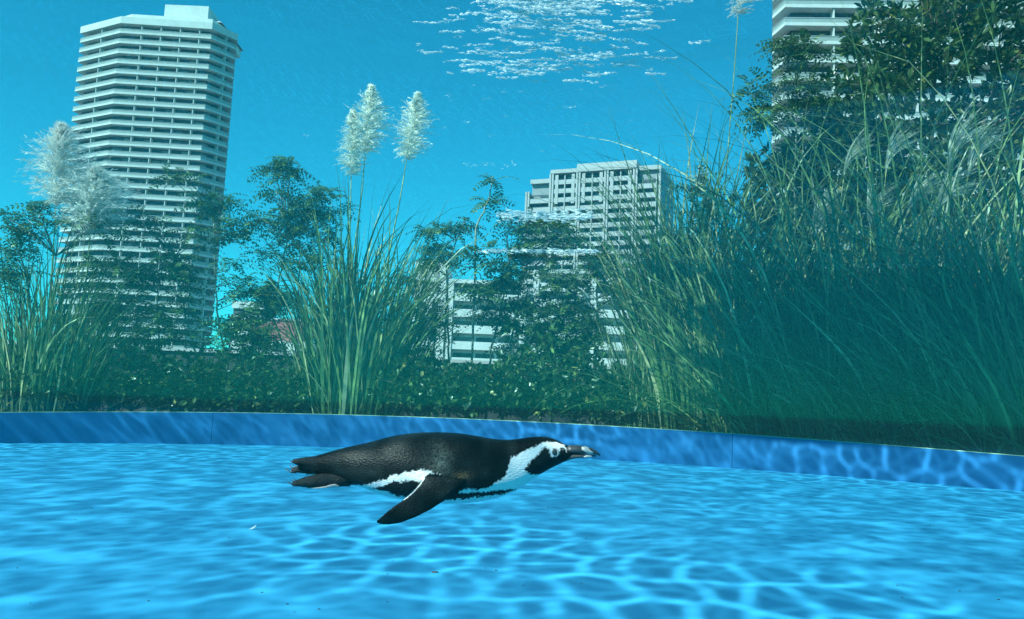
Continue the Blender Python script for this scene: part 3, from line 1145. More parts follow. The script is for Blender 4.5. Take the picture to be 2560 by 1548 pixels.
pinnate_shrub('spindly shrub whose topmost sprig stands clear against the sky', [[(1165, 1030), (1180, 900), (1190, 570), (1225, 490), (1232, 440)]],
              [(1230, 455, 22, 18), (1215, 500, 25, 25), (1210, 640, 45, 50), (1200, 740, 40, 50)], 6.8, 84, Lr=(0.18, 0.28), leaf=0.05)
pinnate_shrub('leaning shrub with dark crown in front of the white flats', [[(1215, 1020), (1228, 877), (1262, 735), (1272, 650)], [(1260, 1020), (1280, 850), (1300, 700)]],
              [(1255, 680, 60, 60), (1370, 570, 90, 28), (1330, 630, 100, 35), (1300, 560, 50, 40), (1240, 780, 50, 40), (1420, 600, 60, 30)], 7.0, 600)
pinnate_shrub('forked shrub with drooping dark leaves between the flats and the tall grass', [[(1490, 1030), (1490, 806), (1492, 690)], [(1492, 820), (1440, 740), (1390, 700)]],
              [(1400, 705, 80, 40), (1390, 790, 85, 45), (1470, 820, 50, 40), (1500, 660, 60, 40), (1560, 720, 40, 60)], 6.9, 520)
pinnate_shrub('fresh green shrub poking above the tall grass in front of the wide-balconied tower', [[(1990, 1040), (1985, 600), (1993, 130)]],
              [(1995, 120, 55, 50), (1990, 220, 80, 40), (1885, 225, 60, 30), (2060, 260, 60, 40), (1940, 300, 70, 50)], 6.0, 330)
pinnate_shrub('small compound-leaved shrub pressed against the tall grass stems', [[(1760, 1050), (1765, 700), (1770, 470)]],
              [(1760, 450, 70, 40), (1790, 520, 70, 50), (1720, 620, 60, 80)], 6.1, 190)

pinnate_shrub('ragged young shrub screening the stair wall of the white flats', [[(1040, 1030), (1045, 860), (1055, 740)], [(1070, 1030), (1085, 880), (1090, 790)]],
              [(1050, 730, 50, 50), (1085, 800, 50, 50), (1040, 850, 50, 40)], 7.2, 240)
pinnate_shrub('low spreading shrub half hiding the pink-walled house', [[(625, 1030), (615, 920), (640, 820)]],
              [(620, 800, 60, 40), (670, 860, 70, 30), (590, 880, 60, 40), (700, 770, 40, 40)], 7.1, 260)
pinnate_shrub('bushy shrub across the balconies of the white flats', [[(1350, 1030), (1345, 900), (1330, 780)]],
              [(1330, 760, 70, 45), (1400, 850, 70, 35), (1290, 860, 60, 40), (1450, 760, 50, 40)], 7.2, 300)

# ---- low bushes along the wall
low = [(330, 930, 110, 80, 6.4), (480, 960, 100, 70, 6.5), (620, 950, 100, 80, 6.5), (740, 985, 90, 55, 6.55), (1050, 960, 100, 70, 6.65), (1180, 975, 95, 60, 6.55), (1310, 960, 100, 75, 6.6),
       (1440, 965, 95, 75, 6.5), (1560, 985, 80, 65, 6.25), (120, 960, 120, 90, 6.1)]
lbl = ['low dark bush beside the tangled pampas stalks', 'low dark bush below the layered shrub', 'low dark bush below the pink house', 'low dark bush hugging the pampas clump',
       'low dark bush under the arching pampas leaf tips', 'low dark bush below the spindly sprig shrub', 'low dark bush in front of the glossy evergreen', 'low dark bush at the foot of the forked shrub',
       'low dark bush where the tall straw-coloured grass begins', 'low dark bush filling the foot of the smoky-plumed pampas']
for (cx_, cy_, rx, ry, Y), lb in zip(low, lbl):
    leafy_bush('low_bush', lb, 'bush', [(cx_, cy_, rx, ry), (cx_ - rx * 0.5, cy_ + ry * 0.5, rx * 0.7, ry * 0.5), (cx_ + rx * 0.5, cy_ + ry * 0.45, rx * 0.7, ry * 0.6)], Y, 2600,
               (0.035, 0.075), 0.25, group='low bushes along the blue wall', base_px=(cx_, 1035), dr=0.28)
leafy_bush('evergreen_shrub', 'glossy evergreen shrub with pointed leaf rosettes against the white flats', 'shrub',
           [(1390, 860, 80, 40), (1300, 840, 50, 45), (1440, 880, 60, 35), (1350, 920, 100, 25)], 6.85, 700, (0.07, 0.12), 0.2, M['leaf'], base_px=(1380, 1030), up=0.5)

# ---- pampas grass
g1, b1 = grass_clump('pampas_grass', 'pampas grass clump with broken stalks and two big smoky grey plumes', 'grass', 110, 6.45, 520, 0.42, (1.0, 1.9), M['blade'], lean=(0.0, 0.45), droop=(0.2, 2.1), w=0.007)
grass_clump('', '', '', 110, 6.45, 60, 0.5, (0.5, 1.1), M['straw'], lean=(0.3, 1.1), droop=(-0.3, 0.6), w=0.008, root=g1, part='dead_stalks')
for path, Lp, wd, ld in (([(120, 1020), (128, 700), (140, 520)], 0.70, 0.20, (0.6, 0, -0.2)), ([(190, 1020), (205, 820), (225, 590)], 0.56, 0.22, (0.9, 0, -0.35))):
    plume(g1, b1, [at(x, y, 6.45 * U) for x, y in path], Lp, wd, M['plume_grey'], n=520, lean_dir=ld, stem_w=0.008)
g2, b2 = grass_clump('pampas_grass', 'tall pampas grass clump with three upright cream plumes against open sky', 'grass', 880, 6.75, 640, 0.40, (1.2, 2.5), M['blade'], lean=(0.0, 0.34), droop=(0.2, 2.5), w=0.0105)
grass_clump('', '', '', 900, 6.75, 70, 0.4, (0.6, 1.3), M['straw'], lean=(0.1, 0.7), droop=(0.2, 1.2), w=0.007, root=g2, part='dead_blades')
grass_clump('', '', '', 760, 6.6, 70, 0.12, (0.7, 1.35), M['blade_dark'], lean=(0.0, 0.25), droop=(0.1, 0.8), w=0.016, root=None if False else g2, part='broad_blades')
for path, Lp, wd, ld in (([(860, 1020), (875, 700), (905, 480), (913, 385)], 0.62, 0.125, (0.9, 0, -0.45)), ([(880, 1020), (873, 700), (876, 520), (878, 440)], 0.60, 0.095, (0.3, 0, -0.6)),
                        ([(900, 1020), (960, 700), (1000, 500), (1016, 402)], 0.62, 0.12, (0.9, 0, -0.45))):
    plume(g2, b2, [at(x, y, 6.85 * U) for x, y in path], Lp, wd, M['plume'], n=520, lean_dir=ld, stem_w=0.008)

for g_, px_, Y_, n_ in ((g1, 260, 6.75, 16), (g2, 980, 6.7, 22), (g2, 690, 6.8, 12)):
    p_ = at(px_, 1035, Y_ * U)
    mb = MB()
    for q in range(n_):
        a = rng.uniform(0, 2 * np.pi)
        x0, L_ = p_.x + rng.uniform(-0.5, 0.5), rng.uniform(0.4, 1.0)
        y0 = max(Y_ * U + rng.uniform(-0.15, 0.3), wall_y(px_) + 0.15)
        e_ = rng.uniform(0.3, 1.2)
        p0 = Vector((x0, y0, SOIL_Z))
        p1 = p0 + Vector((math.cos(a) * math.cos(e_) * L_, abs(math.sin(a)) * math.cos(e_) * L_ * 0.3, math.sin(e_) * L_))
        root_b = b1 if g_ is g1 else b2
        mb.tube([p0 - root_b, p0.lerp(p1, 0.5) + Vector((0, 0, 0.03)) - root_b, p1 - root_b], [0.006, 0.005, 0.003], 5)
    o = mb.build('broken_stalks', M['straw'], g_, True)
    o['kind'] = 'stuff'

# ---- tall grasses
g3, b3 = grass_clump('tall_grass', 'tall arching green grass clump beside the pilastered block, with one very tall plume', 'grass', 1720, 6.1, 560, 0.30, (1.5, 3.0), M['blade'], py=1060,
                     lean=(0.0, 0.24), droop=(0.2, 2.0), w=0.0115, k=12, az_bias=0.2, bias=0.35)
plume(g3, b3, [at(x, y, 6.1 * U) for x, y in ((1800, 1040), (1810, 500), (1838, 150), (1845, 40))], 0.4, 0.10, M['plume_grey'], n=160, stem_w=0.006)
plume(g3, b3, [at(x, y, 6.2 * U) for x, y in ((1700, 1040), (1730, 700), (1745, 480))], 0.22, 0.06, M['plume'], n=90, stem_w=0.005)
grass_clump('', '', '', 1780, 6.1, 160, 0.28, (1.6, 2.9), M['blade'], py=1065, lean=(0.0, 0.4), droop=(0.6, 2.2), w=0.012, k=12, root=g3, part='arching_blades')
grass_clump('straw_grass', 'thin straw-coloured grass clump beside the tall green one', 'grass', 1610, 6.25, 300, 0.16, (0.7, 1.5), M['straw'], py=1055, lean=(0.0, 0.3), droop=(0.0, 1.0), w=0.005)
specs = [(1900, 5.9, 0.30, (1.2, 2.6), 0.1, 0.55, 'dark grass clump arching over the blue wall next to the tall green clump', 1085),
         (2080, 5.68, 0.30, (1.0, 2.3), 0.1, 0.6, 'dark grass clump below the pale silvery plumes', 1100),
         (2260, 5.48, 0.32, (0.9, 2.1), 0.0, 0.6, 'dark grass clump fanning out below the leafy tree', 1115),
         (2440, 5.26, 0.32, (0.9, 1.9), 0.2, 0.5, 'dark grass clump at the foot of the leafy tree trunk', 1125),
         (2600, 5.1, 0.30, (1.0, 1.9), 2.6, 0.4, 'dark grass clump at the far end of the planter past the tree', 1140)]
gs = []
for px, Y, sp, Lr, ab, bi, lb, py in specs:
    Y = wall_y(px) / U + 0.42
    g, b = grass_clump('silver_grass', lb, 'grass', px, Y, 560, sp, Lr, M['blade_dark'] if px > 1950 else M['blade'], py=py, lean=(0.1, 1.25), droop=(0.1, 1.9), w=0.0098, az_bias=ab, bias=bi, k=10,  # clumps further along use darker blades, deep shadow put into their colour
                       group='dark silver grass clumps along the curved wall')
    gs.append((g, b, Y))
    grass_clump('', '', '', px - 20, Y, 130, sp * 1.3, (1.8, 3.6), M['blade'], py=py, lean=(0.05, 0.6), droop=(0.5, 2.0), w=0.0075, az_bias=ab, bias=0.3, k=12, root=g, part='tall_blades')
    grass_clump('', '', '', px, Y, 40, sp, (1.5, 3.0), M['straw'], py=py, lean=(0.1, 0.7), droop=(0.3, 1.8), w=0.006, k=12, root=g, part='dry_blades')


def fan_plume(gi, path, L, wid, n=38):
    """one-sided silvery tassel of silver grass: long silky strands"""
    g, b, Y = gs[gi]
    L = L * U
    pts = [at(x, y, (Y - 0.05) * U) - b for x, y in path]
    MB().tube(pts, [0.005, 0.004, 0.003][:len(pts)] if len(pts) == 3 else 0.004, 5).build('stem', M['stem'], g, True)
    tip = np.array(pts[-1])
    d = np.array((pts[-1] - pts[-2]).normalized())
    k = 8
    tt = np.linspace(0, 1, k)[None, :, None]
    s = nrmz(np.cross(d, [0, 1, 0.1]))
    a = rng.uniform(-1, 1, (n, 1))
    st = nrmz(d[None] + s[None] * a * wid * 0.5 + rng.normal(0, 0.06, (n, 3)))
    en = nrmz(d[None] * 0.8 + s[None] * a * wid + np.array([0.55, 0, -0.45])[None] + rng.normal(0, 0.08, (n, 3)))
    Ls = L * rng.uniform(0.65, 1.05, (n, 1, 1))
    P = tip + d * rng.uniform(0, 0.12, (n, 1, 1)) * L + (st[:, None] * tt * (1 - 0.5 * tt) + en[:, None] * tt ** 2 * 0.55) * Ls
    # fine hairs along each strand
    S = nrmz(np.cross(np.gradient(P, axis=1), np.array([0, 1, 0.2]) + rng.normal(0, 0.4, (n, 1, 3))))
    W = np.full((n, k), 0.0034) * (1 - 0.75 * np.linspace(0, 1, k)[None] ** 3)
    V, F = ribbons(P, W, S)
    nb = 16
    i = rng.integers(0, k - 1, (n, nb))
    f = rng.uniform(0, 1, (n, nb, 1))
    r_ = np.arange(n)[:, None]
    B0 = P[r_, i] * (1 - f) + P[r_, i + 1] * f
    bd = nrmz(nrmz(P[r_, i + 1] - P[r_, i]) + rng.normal(0, 0.4, (n, nb, 3)))
    B1 = B0 + bd * 0.035
    sd = nrmz(np.cross(bd, rng.normal(0, 1, bd.shape))) * 0.0013
    V2 = np.stack([B0 - sd, B0 + sd, B1], 2).reshape(-1, 3)
    obj('plume', mesh_np('plume', np.concatenate([V, V2]), [F, np.arange(len(V2)).reshape(-1, 3) + len(V)], M['silk']), g)


fan_plume(0, [(1960, 1040), (2080, 760), (2055, 570)], 0.36, 0.5, 30)
for gi, path, L, wd in ((0, [(1930, 1050), (2050, 700), (2040, 600)], 0.36, -0.3), (1, [(2100, 1060), (2180, 700), (2175, 570)], 0.34, 0.45), (1, [(2140, 1060), (2230, 650), (2265, 540)], 0.42, 0.4),
                        (2, [(2240, 1080), (2290, 650), (2330, 545)], 0.42, 0.5), (2, [(2280, 1080), (2350, 600), (2370, 430)], 0.48, 0.4), (2, [(2300, 1080), (2400, 560), (2420, 440)], 0.46, 0.4),
                        (0, [(1990, 1060), (2090, 600), (2110, 440)], 0.36, 0.3), (3, [(2420, 1090), (2500, 820), (2510, 745)], 0.36, 0.4), (1, [(2150, 1060), (2200, 600), (2215, 430)], 0.36, 0.4)):
    fan_plume(gi, path, L, wd)

# ---- dark backing bushes and the tree
leafy_bush('dense_bush', 'dense dark bush behind the silver grass clumps, below the pale plumes', 'bush', [(2020, 800, 190, 210), (2180, 900, 200, 180), (1930, 950, 130, 120), (2000, 600, 160, 120), (2080, 430, 150, 130), (1950, 460, 90, 110), (2180, 560, 120, 100)], 6.35, 13000,
           (0.05, 0.10), 0.25, base_px=(2050, 1060), dr=0.4)
leafy_bush('dense_bush', 'dense dark bush under the leafy tree, behind the fanning grass', 'bush', [(2400, 800, 220, 240), (2520, 950, 160, 150), (2300, 980, 160, 120), (2500, 640, 150, 140)], 6.1, 9000,
           (0.05, 0.10), 0.25, base_px=(2420, 1090), dr=0.4)
leafy_bush('broadleaf_tree', 'dark broad-leaved tree standing over the silver grass in front of the wide-balconied tower', 'tree',
           [(2330, 110, 150, 130), (2480, 60, 130, 100), (2500, 260, 110, 140), (2210, 300, 110, 90), (2320, 400, 170, 110), (2490, 450, 100, 140), (2140, 420, 110, 110), (2240, 180, 60, 90), (2330, 560, 200, 90),
            (2420, -80, 190, 110), (2640, 200, 120, 260), (2180, 90, 70, 80), (2120, 250, 80, 90), (2060, 350, 90, 80)], 6.3, 21000, (0.05, 0.095), 0.19, M['leaf_tree'], base_px=(2330, 1080),
           stems=[[(2330, 1080), (2330, 700), (2325, 400), (2340, 100)], [(2332, 640), (2430, 420), (2490, 200)], [(2328, 620), (2240, 420), (2200, 280)]], dr=0.55, clump=11)

# ------------------------------------------------------------------ penguin
# side-view coordinates (u, v) run along the bird; K turns them into metres at its distance
DP = 1.45
K = DP / FPX / 2.8
pc = CAM + ray(680 + 1200 / 2.8, 1040 + 350 / 2.8) * DP
pen = empty('penguin', pc)
pen.rotation_mode = 'QUATERNION'
pen.rotation_quaternion = Matrix((C_R, C_F, C_U)).transposed().to_quaternion()
tag(pen, 'black and white banded penguin gliding through the clear water above the pool floor', 'penguin')


def L3(u, v, y=0.0):
    return np.array([(u - 1200) * K, y * K, -(v - 350) * K])


top_c = [(150, 318), (200, 300), (300, 284), (380, 258), (500, 224), (640, 196), (740, 170), (840, 143), (960, 125), (1080, 118), (1200, 118), (1320, 125), (1440, 144), (1540, 163), (1640, 171),
         (1720, 163), (1800, 150), (1870, 143), (1930, 147), (1990, 165), (2040, 190), (2085, 218)]
bot_c = [(150, 332), (200, 356), (300, 402), (380, 436), (500, 472), (600, 486), (640, 493), (700, 520), (780, 545), (860, 565), (960, 582), (1080, 597), (1180, 605), (1280, 606), (1380, 603), (1480, 591),
         (1580, 570), (1680, 536), (1760, 491), (1820, 445), (1900, 391), (2000, 340), (2050, 318), (2085, 303)]
wid_c = [(150, 14), (200, 30), (300, 52), (400, 80), (500, 108), (640, 155), (800, 205), (960, 235), (1100, 248), (1250, 242), (1400, 215), (1550, 168), (1680, 128), (1800, 108), (1880, 102), (1960, 90), (2040, 60), (2085, 40)]


def curve(c, u):
    c = np.array(c, float)
    y = np.interp(u, c[:, 0], c[:, 1])
    ker = np.exp(-0.5 * (np.arange(-12, 13) / 5.0) ** 2)
    ker /= ker.sum()
    return np.convolve(np.pad(y, 12, mode='reflect', reflect_type='odd'), ker, 'valid')


nu, na = 260, 72
us = np.linspace(150, 2085, nu)
tp, bt, wd = curve(top_c, us), curve(bot_c, us), curve(wid_c, us)
th = np.linspace(0, 2 * np.pi, na, endpoint=False)
ce = np.sign(np.cos(th)) * np.abs(np.cos(th)) ** 0.92
se = np.sign(np.sin(th)) * np.abs(np.sin(th)) ** 0.92
bu = np.repeat(us[:, None], na, 1)
bv = (tp + bt)[:, None] / 2 - (bt - tp)[:, None] / 2 * se[None]
by = wd[:, None] * ce[None]
BV = np.stack([(bu - 1200) * K, by * K, -(bv - 350) * K], -1).reshape(-1, 3)
i = np.arange(nu - 1)[:, None] * na + np.arange(na)[None]
j = np.arange(nu - 1)[:, None] * na + (np.arange(na)[None] + 1) % na
BF = np.stack([i, i + na, j + na, j], -1).reshape(-1, 4)
c0, c1 = len(BV), len(BV) + 1
BV = np.concatenate([BV, [L3(146, 325)], [L3(2090, 260)]])
e0 = np.stack([np.full(na, c0), np.arange(na), (np.arange(na) + 1) % na], -1)
lb_ = (nu - 1) * na
e1 = np.stack([np.full(na, c1), lb_ + (np.arange(na) + 1) % na, lb_ + np.arange(na)], -1)


def flipper(side, lead, trail, ys, thick):
    """closed blade between two edge curves; ys: sideways offset from root to tip"""
    m = len(ys)
    V, F = [], []
    k = 20
    for q in range(m):
        A, B = np.array(lead[q], float), np.array(trail[q], float)
        for r_ in range(k):
            a = 2 * np.pi * r_ / k
            f = 0.5 + 0.5 * np.cos(a)
            h = np.sin(a) * thick[q] * (0.55 + 0.45 * f)
            u, v = A * f + B * (1 - f)
            yy = side * ys[q] + h + (0.5 - f) * 18 * side
            g_ = 1 + yy * K / DP if side < 0 else 1.0
            V.append(L3(1680 + (u - 1680) * g_, -745 + (v + 745) * g_, yy))
    for q in range(m - 1):
        for r_ in range(k):
            r2 = (r_ + 1) % k
            F.append((q * k + r_, q * k + r2, (q + 1) * k + r2, (q + 1) * k + r_))
    F.append(tuple(range(k)))
    F.append(tuple(reversed(range((m - 1) * k, m * k))))
    return V, F


lead = [(1390, 425), (1378, 445), (1330, 480), (1265, 540), (1200, 600), (1105, 660), (1000, 713), (900, 750), (820, 764), (765, 760), (735, 750)]
trail = [(1170, 388), (1105, 402), (1062, 430), (1030, 480), (985, 530), (925, 580), (862, 622), (805, 668), (762, 704), (738, 726), (726, 738)]
ysn = [175, 205, 235, 262, 290, 322, 352, 378, 396, 408, 414]
thk = [40, 36, 31, 27, 24, 21, 18, 15, 12, 9, 6]
FVn, FFn = flipper(-1, lead, trail, ysn, thk)
# the far flipper is raised behind the body
lead2 = [(1390 - 15 * q, 400 + 8 * q) for q in range(11)]
trail2 = [(1150 - 12 * q, 350 + 9 * q) for q in range(11)]
trail2[-1] = (1215, 470)
ysf = [180 + 46 * q for q in range(11)]
FVf, FFf = flipper(1, lead2, trail2, ysf, thk)
base_me = bpy.data.meshes.new('raw_body')
allV = [tuple(x) for x in BV] + [tuple(x) for x in FVn] + [tuple(x) for x in FVf]
o1 = len(BV)
o2 = o1 + len(FVn)
allF = [tuple(f) for f in BF] + [tuple(f) for f in e0] + [tuple(f) for f in e1] + [tuple(q + o1 for q in f) for f in FFn] + [tuple(q + o2 for q in f) for f in FFf]
base_me.from_pydata(allV, [], allF)
bm_ = bmesh.new()
bm_.from_mesh(base_me)
bmesh.ops.recalc_face_normals(bm_, faces=bm_.faces)
bm_.to_mesh(base_me)
bm_.free()
tmp = bpy.data.objects.new('raw_body', base_me)
COL.objects.link(tmp)
rm = tmp.modifiers.new('r', 'REMESH')
rm.mode = 'VOXEL'
rm.voxel_size = 0.0016
sm = tmp.modifiers.new('s', 'SMOOTH')
sm.factor = 0.5
sm.iterations = 3
dg = bpy.context.evaluated_depsgraph_get()
body_me = bpy.data.meshes.new_from_object(tmp.evaluated_get(dg))
bpy.data.objects.remove(tmp)
body_me.name = 'body'
nv = len(body_me.vertices)
co = np.empty(nv * 3, np.float32)
body_me.vertices.foreach_get('co', co)
co = co.reshape(-1, 3)
pu, pv, py_ = co[:, 0] / K + 1200, 350 - co[:, 2] / K, co[:, 1] / K


def vnoise(x, y, s, seed=0):
    x, y = x / s, y / s
    xi, yi = np.floor(x).astype(int), np.floor(y).astype(int)
    fx, fy = x - xi, y - yi
    fx, fy = fx * fx * (3 - 2 * fx), fy * fy * (3 - 2 * fy)

    def h(a, b):
        q = np.sin(a * 127.1 + b * 311.7 + seed * 74.7) * 43758.5453
        return q - np.floor(q)
    return (h(xi, yi) * (1 - fx) + h(xi + 1, yi) * fx) * (1 - fy) + (h(xi, yi + 1) * (1 - fx) + h(xi + 1, yi + 1) * fx) * fy


def inside(poly, u, v):
    p = np.array(poly, float)
    r_ = np.zeros(len(u), bool)
    k = len(p)
    for a in range(k):
        x1, y1 = p[a]
        x2, y2 = p[a - 1]
        c = ((y1 > v) != (y2 > v)) & (u < (x2 - x1) * (v - y1) / (y2 - y1 + 1e-9) + x1)
        r_ ^= c
    return r_


def mask(poly, rag=9.0):
    acc = np.zeros(nv)
    for q in range(6):
        du = (vnoise(pu, pv, 11, 1) - 0.5) * 2 * rag + (vnoise(pu, pv, 34, 3) - 0.5) * rag + math.cos(q * 1.047) * 4
        dv_ = (vnoise(pu, pv, 9, 2) - 0.5) * 2 * rag + (vnoise(pu, pv, 30, 4) - 0.5) * rag + math.sin(q * 1.047) * 4
        acc += inside(poly, pu + du, pv + dv_)
    return acc / 6


band = [(2062, 225), (2035, 196), (2000, 180), (1960, 174), (1890, 175), (1850, 190), (1800, 215), (1740, 240), (1682, 264), (1662, 300), (1650, 350), (1640, 392), (1600, 415), (1555, 447), (1500, 474), (1440, 476),
        (1380, 463), (1325, 482), (1330, 492), (1400, 492), (1500, 497), (1600, 491), (1700, 497), (1770, 520), (1960, 400), (1900, 394), (1850, 397), (1800, 390), (1775, 366), (1765, 350), (1800, 310), (1822, 284),
        (1870, 250), (1893, 211), (1912, 205), (1930, 218), (1942, 250), (1958, 270), (1985, 270), (2002, 250), (2008, 228), (2022, 216), (2045, 226), (2056, 244)]
flank = [(1232, 380), (1160, 348), (1085, 330), (1000, 345), (940, 354), (880, 371), (830, 400), (740, 425), (690, 448), (640, 463), (560, 470), (600, 500), (690, 486), (760, 466), (830, 437), (900, 410), (1000, 402), (1080, 405),
         (1150, 396)]
belly = [(560, 472), (620, 478), (690, 490), (760, 478), (800, 486), (850, 505), (910, 528), (945, 532), (1060, 545), (1220, 546), (1400, 539), (1560, 531), (1640, 520), (1700, 508), (1790, 500), (1700, 640), (1200, 700), (700, 640), (540, 520)]
w_ = np.maximum.reduce([mask(band, 8), mask(flank, 12), mask(belly, 13)])
on_flip = (np.abs(py_) > np.interp(pu, us, wd) + 14) | ((py_ < -150) & inside([(p[0], p[1]) for p in lead[1:]] + [(p[0], p[1]) for p in reversed(trail[1:])], 1680 + (pu - 1680) / (1 + py_ * K / DP), -745 + (pv + 745) / (1 + py_ * K / DP)))
w_ = np.where(on_flip, 0, w_)
# thin pale rear edge of the near flipper
edge_l = np.full(nv, 1e9)
uc_, vc_ = 1680 + (pu - 1680) / (1 + py_ * K / DP), -745 + (pv + 745) / (1 + py_ * K / DP)
for (x1, y1), (x2, y2) in zip(trail[2:5], trail[3:6]):
    tt_ = np.clip(((uc_ - x1) * (x2 - x1) + (vc_ - y1) * (y2 - y1)) / ((x2 - x1) ** 2 + (y2 - y1) ** 2), 0, 1)
    edge_l = np.minimum(edge_l, np.hypot(uc_ - x1 - tt_ * (x2 - x1), vc_ - y1 - tt_ * (y2 - y1)))
edge_w = np.where(on_flip & (edge_l < 9) & (py_ < 0), 0.75, 0)
speck = vnoise(pu, pv * 1.6, 8, 7)
lightb = np.clip((vnoise(pu, pv, 60, 9) - 0.35) * 1.2, 0, 1)
dark = np.stack([0.004 + 0.018 * speck * lightb, 0.0065 + 0.026 * speck * lightb, 0.007 + 0.025 * speck * lightb], -1)  # speckle in the colour also carries wet sheen on the back
brown = np.exp(-((pu - 1345) / 55) ** 2 - ((pv - 372) / 26) ** 2) * (py_ < 0) * (~on_flip)
pale = np.exp(-((pu - 1195) / 70) ** 2 - ((pv - 275) / 75) ** 2) * (~on_flip) * speck
dark += brown[:, None] * speck[:, None] * np.array([0.22, 0.13, 0.06]) + pale[:, None] * np.array([0.20, 0.19, 0.15])
whitec = np.stack([0.74 + 0 * speck, 0.73 + 0 * speck, 0.70 + 0 * speck], -1) * (0.86 + 0.14 * vnoise(pu + pv, pv - pu * 0.5, 9, 5))[:, None]
ww = np.maximum(w_, edge_w)[:, None]
colr = dark * (1 - ww) + whitec * ww
ca = body_me.color_attributes.new('plumage', 'FLOAT_COLOR', 'POINT')
ca.data.foreach_set('color', np.concatenate([colr, np.ones((nv, 1))], 1).astype(np.float32).ravel())
body_me.polygons.foreach_set('use_smooth', np.ones(len(body_me.polygons), bool))


def attr_mat(name, rough, bump_scale, bump, spec=0.4):
    m, nt, out = new_mat(name)
    b = N(nt, 'ShaderNodeBsdfPrincipled')
    a = N(nt, 'ShaderNodeAttribute', attribute_name='plumage')
    nt.links.new(a.outputs['Color'], b.inputs['Base Color'])
    b.inputs['Roughness'].default_value = rough
    b.inputs['Specular IOR Level'].default_value = spec
    tc = N(nt, 'ShaderNodeTexCoord')
    mp = N(nt, 'ShaderNodeMapping')
    mp.inputs['Scale'].default_value = (0.6, 1.0, 1.4)
    nt.links.new(tc.outputs['Object'], mp.inputs['Vector'])
    v = N(nt, 'ShaderNodeTexVoronoi', i_Scale=bump_scale)
    nt.links.new(mp.outputs[0], v.inputs['Vector'])
    bp = N(nt, 'ShaderNodeBump', i_Strength=bump, i_Distance=0.004)
    nt.links.new(v.outputs['Distance'], bp.inputs['Height'])
    nt.links.new(bp.outputs[0], b.inputs['Normal'])
    nt.links.new(b.outputs[0], out.inputs['Surface'])
    return m


M['plumage'] = attr_mat('plumage', 0.46, 330, 0.25, 0.10)
body_me.materials.clear()
body_me.materials.append(M['plumage'])
obj('body', body_me, pen)


def loft(name, rings, mat, parent, smooth=True):
    V, F = [], []
    k = len(rings[0])
    for r_ in rings:
        V += [tuple(x) for x in r_]
    for q in range(len(rings) - 1):
        for a in range(k):
            b = (a + 1) % k
            F.append((q * k + a, q * k + b, (q + 1) * k + b, (q + 1) * k + a))
    F.append(tuple(range(k)))
    F.append(tuple(reversed(range((len(rings) - 1) * k, len(rings) * k))))
    me = bpy.data.meshes.new(name)
    me.from_pydata(V, [], F)
    bm = bmesh.new()
    bm.from_mesh(me)
    bmesh.ops.recalc_face_normals(bm, faces=bm.faces)
    bm.to_mesh(me)
    bm.free()
    me.materials.append(mat)
    if smooth:
        me.polygons.foreach_set('use_smooth', np.ones(len(me.polygons), bool))
    return obj(name, me, parent)


def ell(u, vt, vb, w, k=24, yc=0.0):
    return [L3(u, (vt + vb) / 2 - (vb - vt) / 2 * math.sin(2 * math.pi * q / k), yc + w * math.cos(2 * math.pi * q / k)) for q in range(k)]


M['beak_dark'] = paint('beak_horn', (0.045, 0.045, 0.045), 0.35, 0.5, 160, 0.25, 0.5)
M['beak_pale'] = paint('beak_band', (0.42, 0.41, 0.38), 0.4, 0.25, 120, 0.15, 0.5)
M['eye'] = paint('eye_dark', (0.035, 0.030, 0.026), 0.08, 0.1, 50, 0, 0.8)
M['eye_ring'] = paint('eye_ring', (0.40, 0.36, 0.34), 0.6, 0.15, 80)
M['foot'] = paint('foot_skin', (0.022, 0.024, 0.024), 0.55, 0.5, 120, 0.5, 0.2)
M['foot_pale'] = paint('foot_pale', (0.48, 0.40, 0.37), 0.6, 0.3, 90, 0.3)
M['claw'] = paint('claw_horn', (0.03, 0.03, 0.03), 0.3)
bk_t = [(2050, 212), (2090, 206), (2135, 204), (2190, 212), (2240, 226), (2276, 248), (2298, 270)]
bk_b = [(2050, 262), (2090, 262), (2135, 264), (2190, 266), (2240, 268), (2276, 272), (2300, 284)]
bw = [44, 40, 36, 32, 26, 17, 5]
beak = loft('beak', [ell(a[0], a[1], b[1], w) for a, b, w in zip(bk_t, bk_b, bw)], M['beak_dark'], pen)
lw_t = [(2050, 258), (2100, 262), (2150, 266), (2200, 270), (2240, 273), (2272, 276)]
lw_b = [(2050, 318), (2100, 302), (2150, 293), (2200, 291), (2240, 289), (2270, 282)]
loft('lower_beak', [ell(a[0], a[1], b[1], w) for a, b, w in zip(lw_t, lw_b, [40, 34, 28, 24, 17, 6])], M['beak_dark'], beak)
loft('beak_band', [ell(u, vt, vb, w) for u, vt, vb, w in ((2165, 209.5, 250, 33.8), (2190, 212, 262, 33.4), (2215, 219, 268, 31), (2238, 232, 268, 27.5), (2256, 244, 262, 21))], M['beak_pale'], beak)
loft('beak_band', [ell(u, vt, vb, w) for u, vt, vb, w in ((2180, 270, 292, 26), (2205, 269, 292.5, 24.6), (2230, 272, 291, 20.5), (2246, 276, 286, 15))], M['beak_pale'], beak)

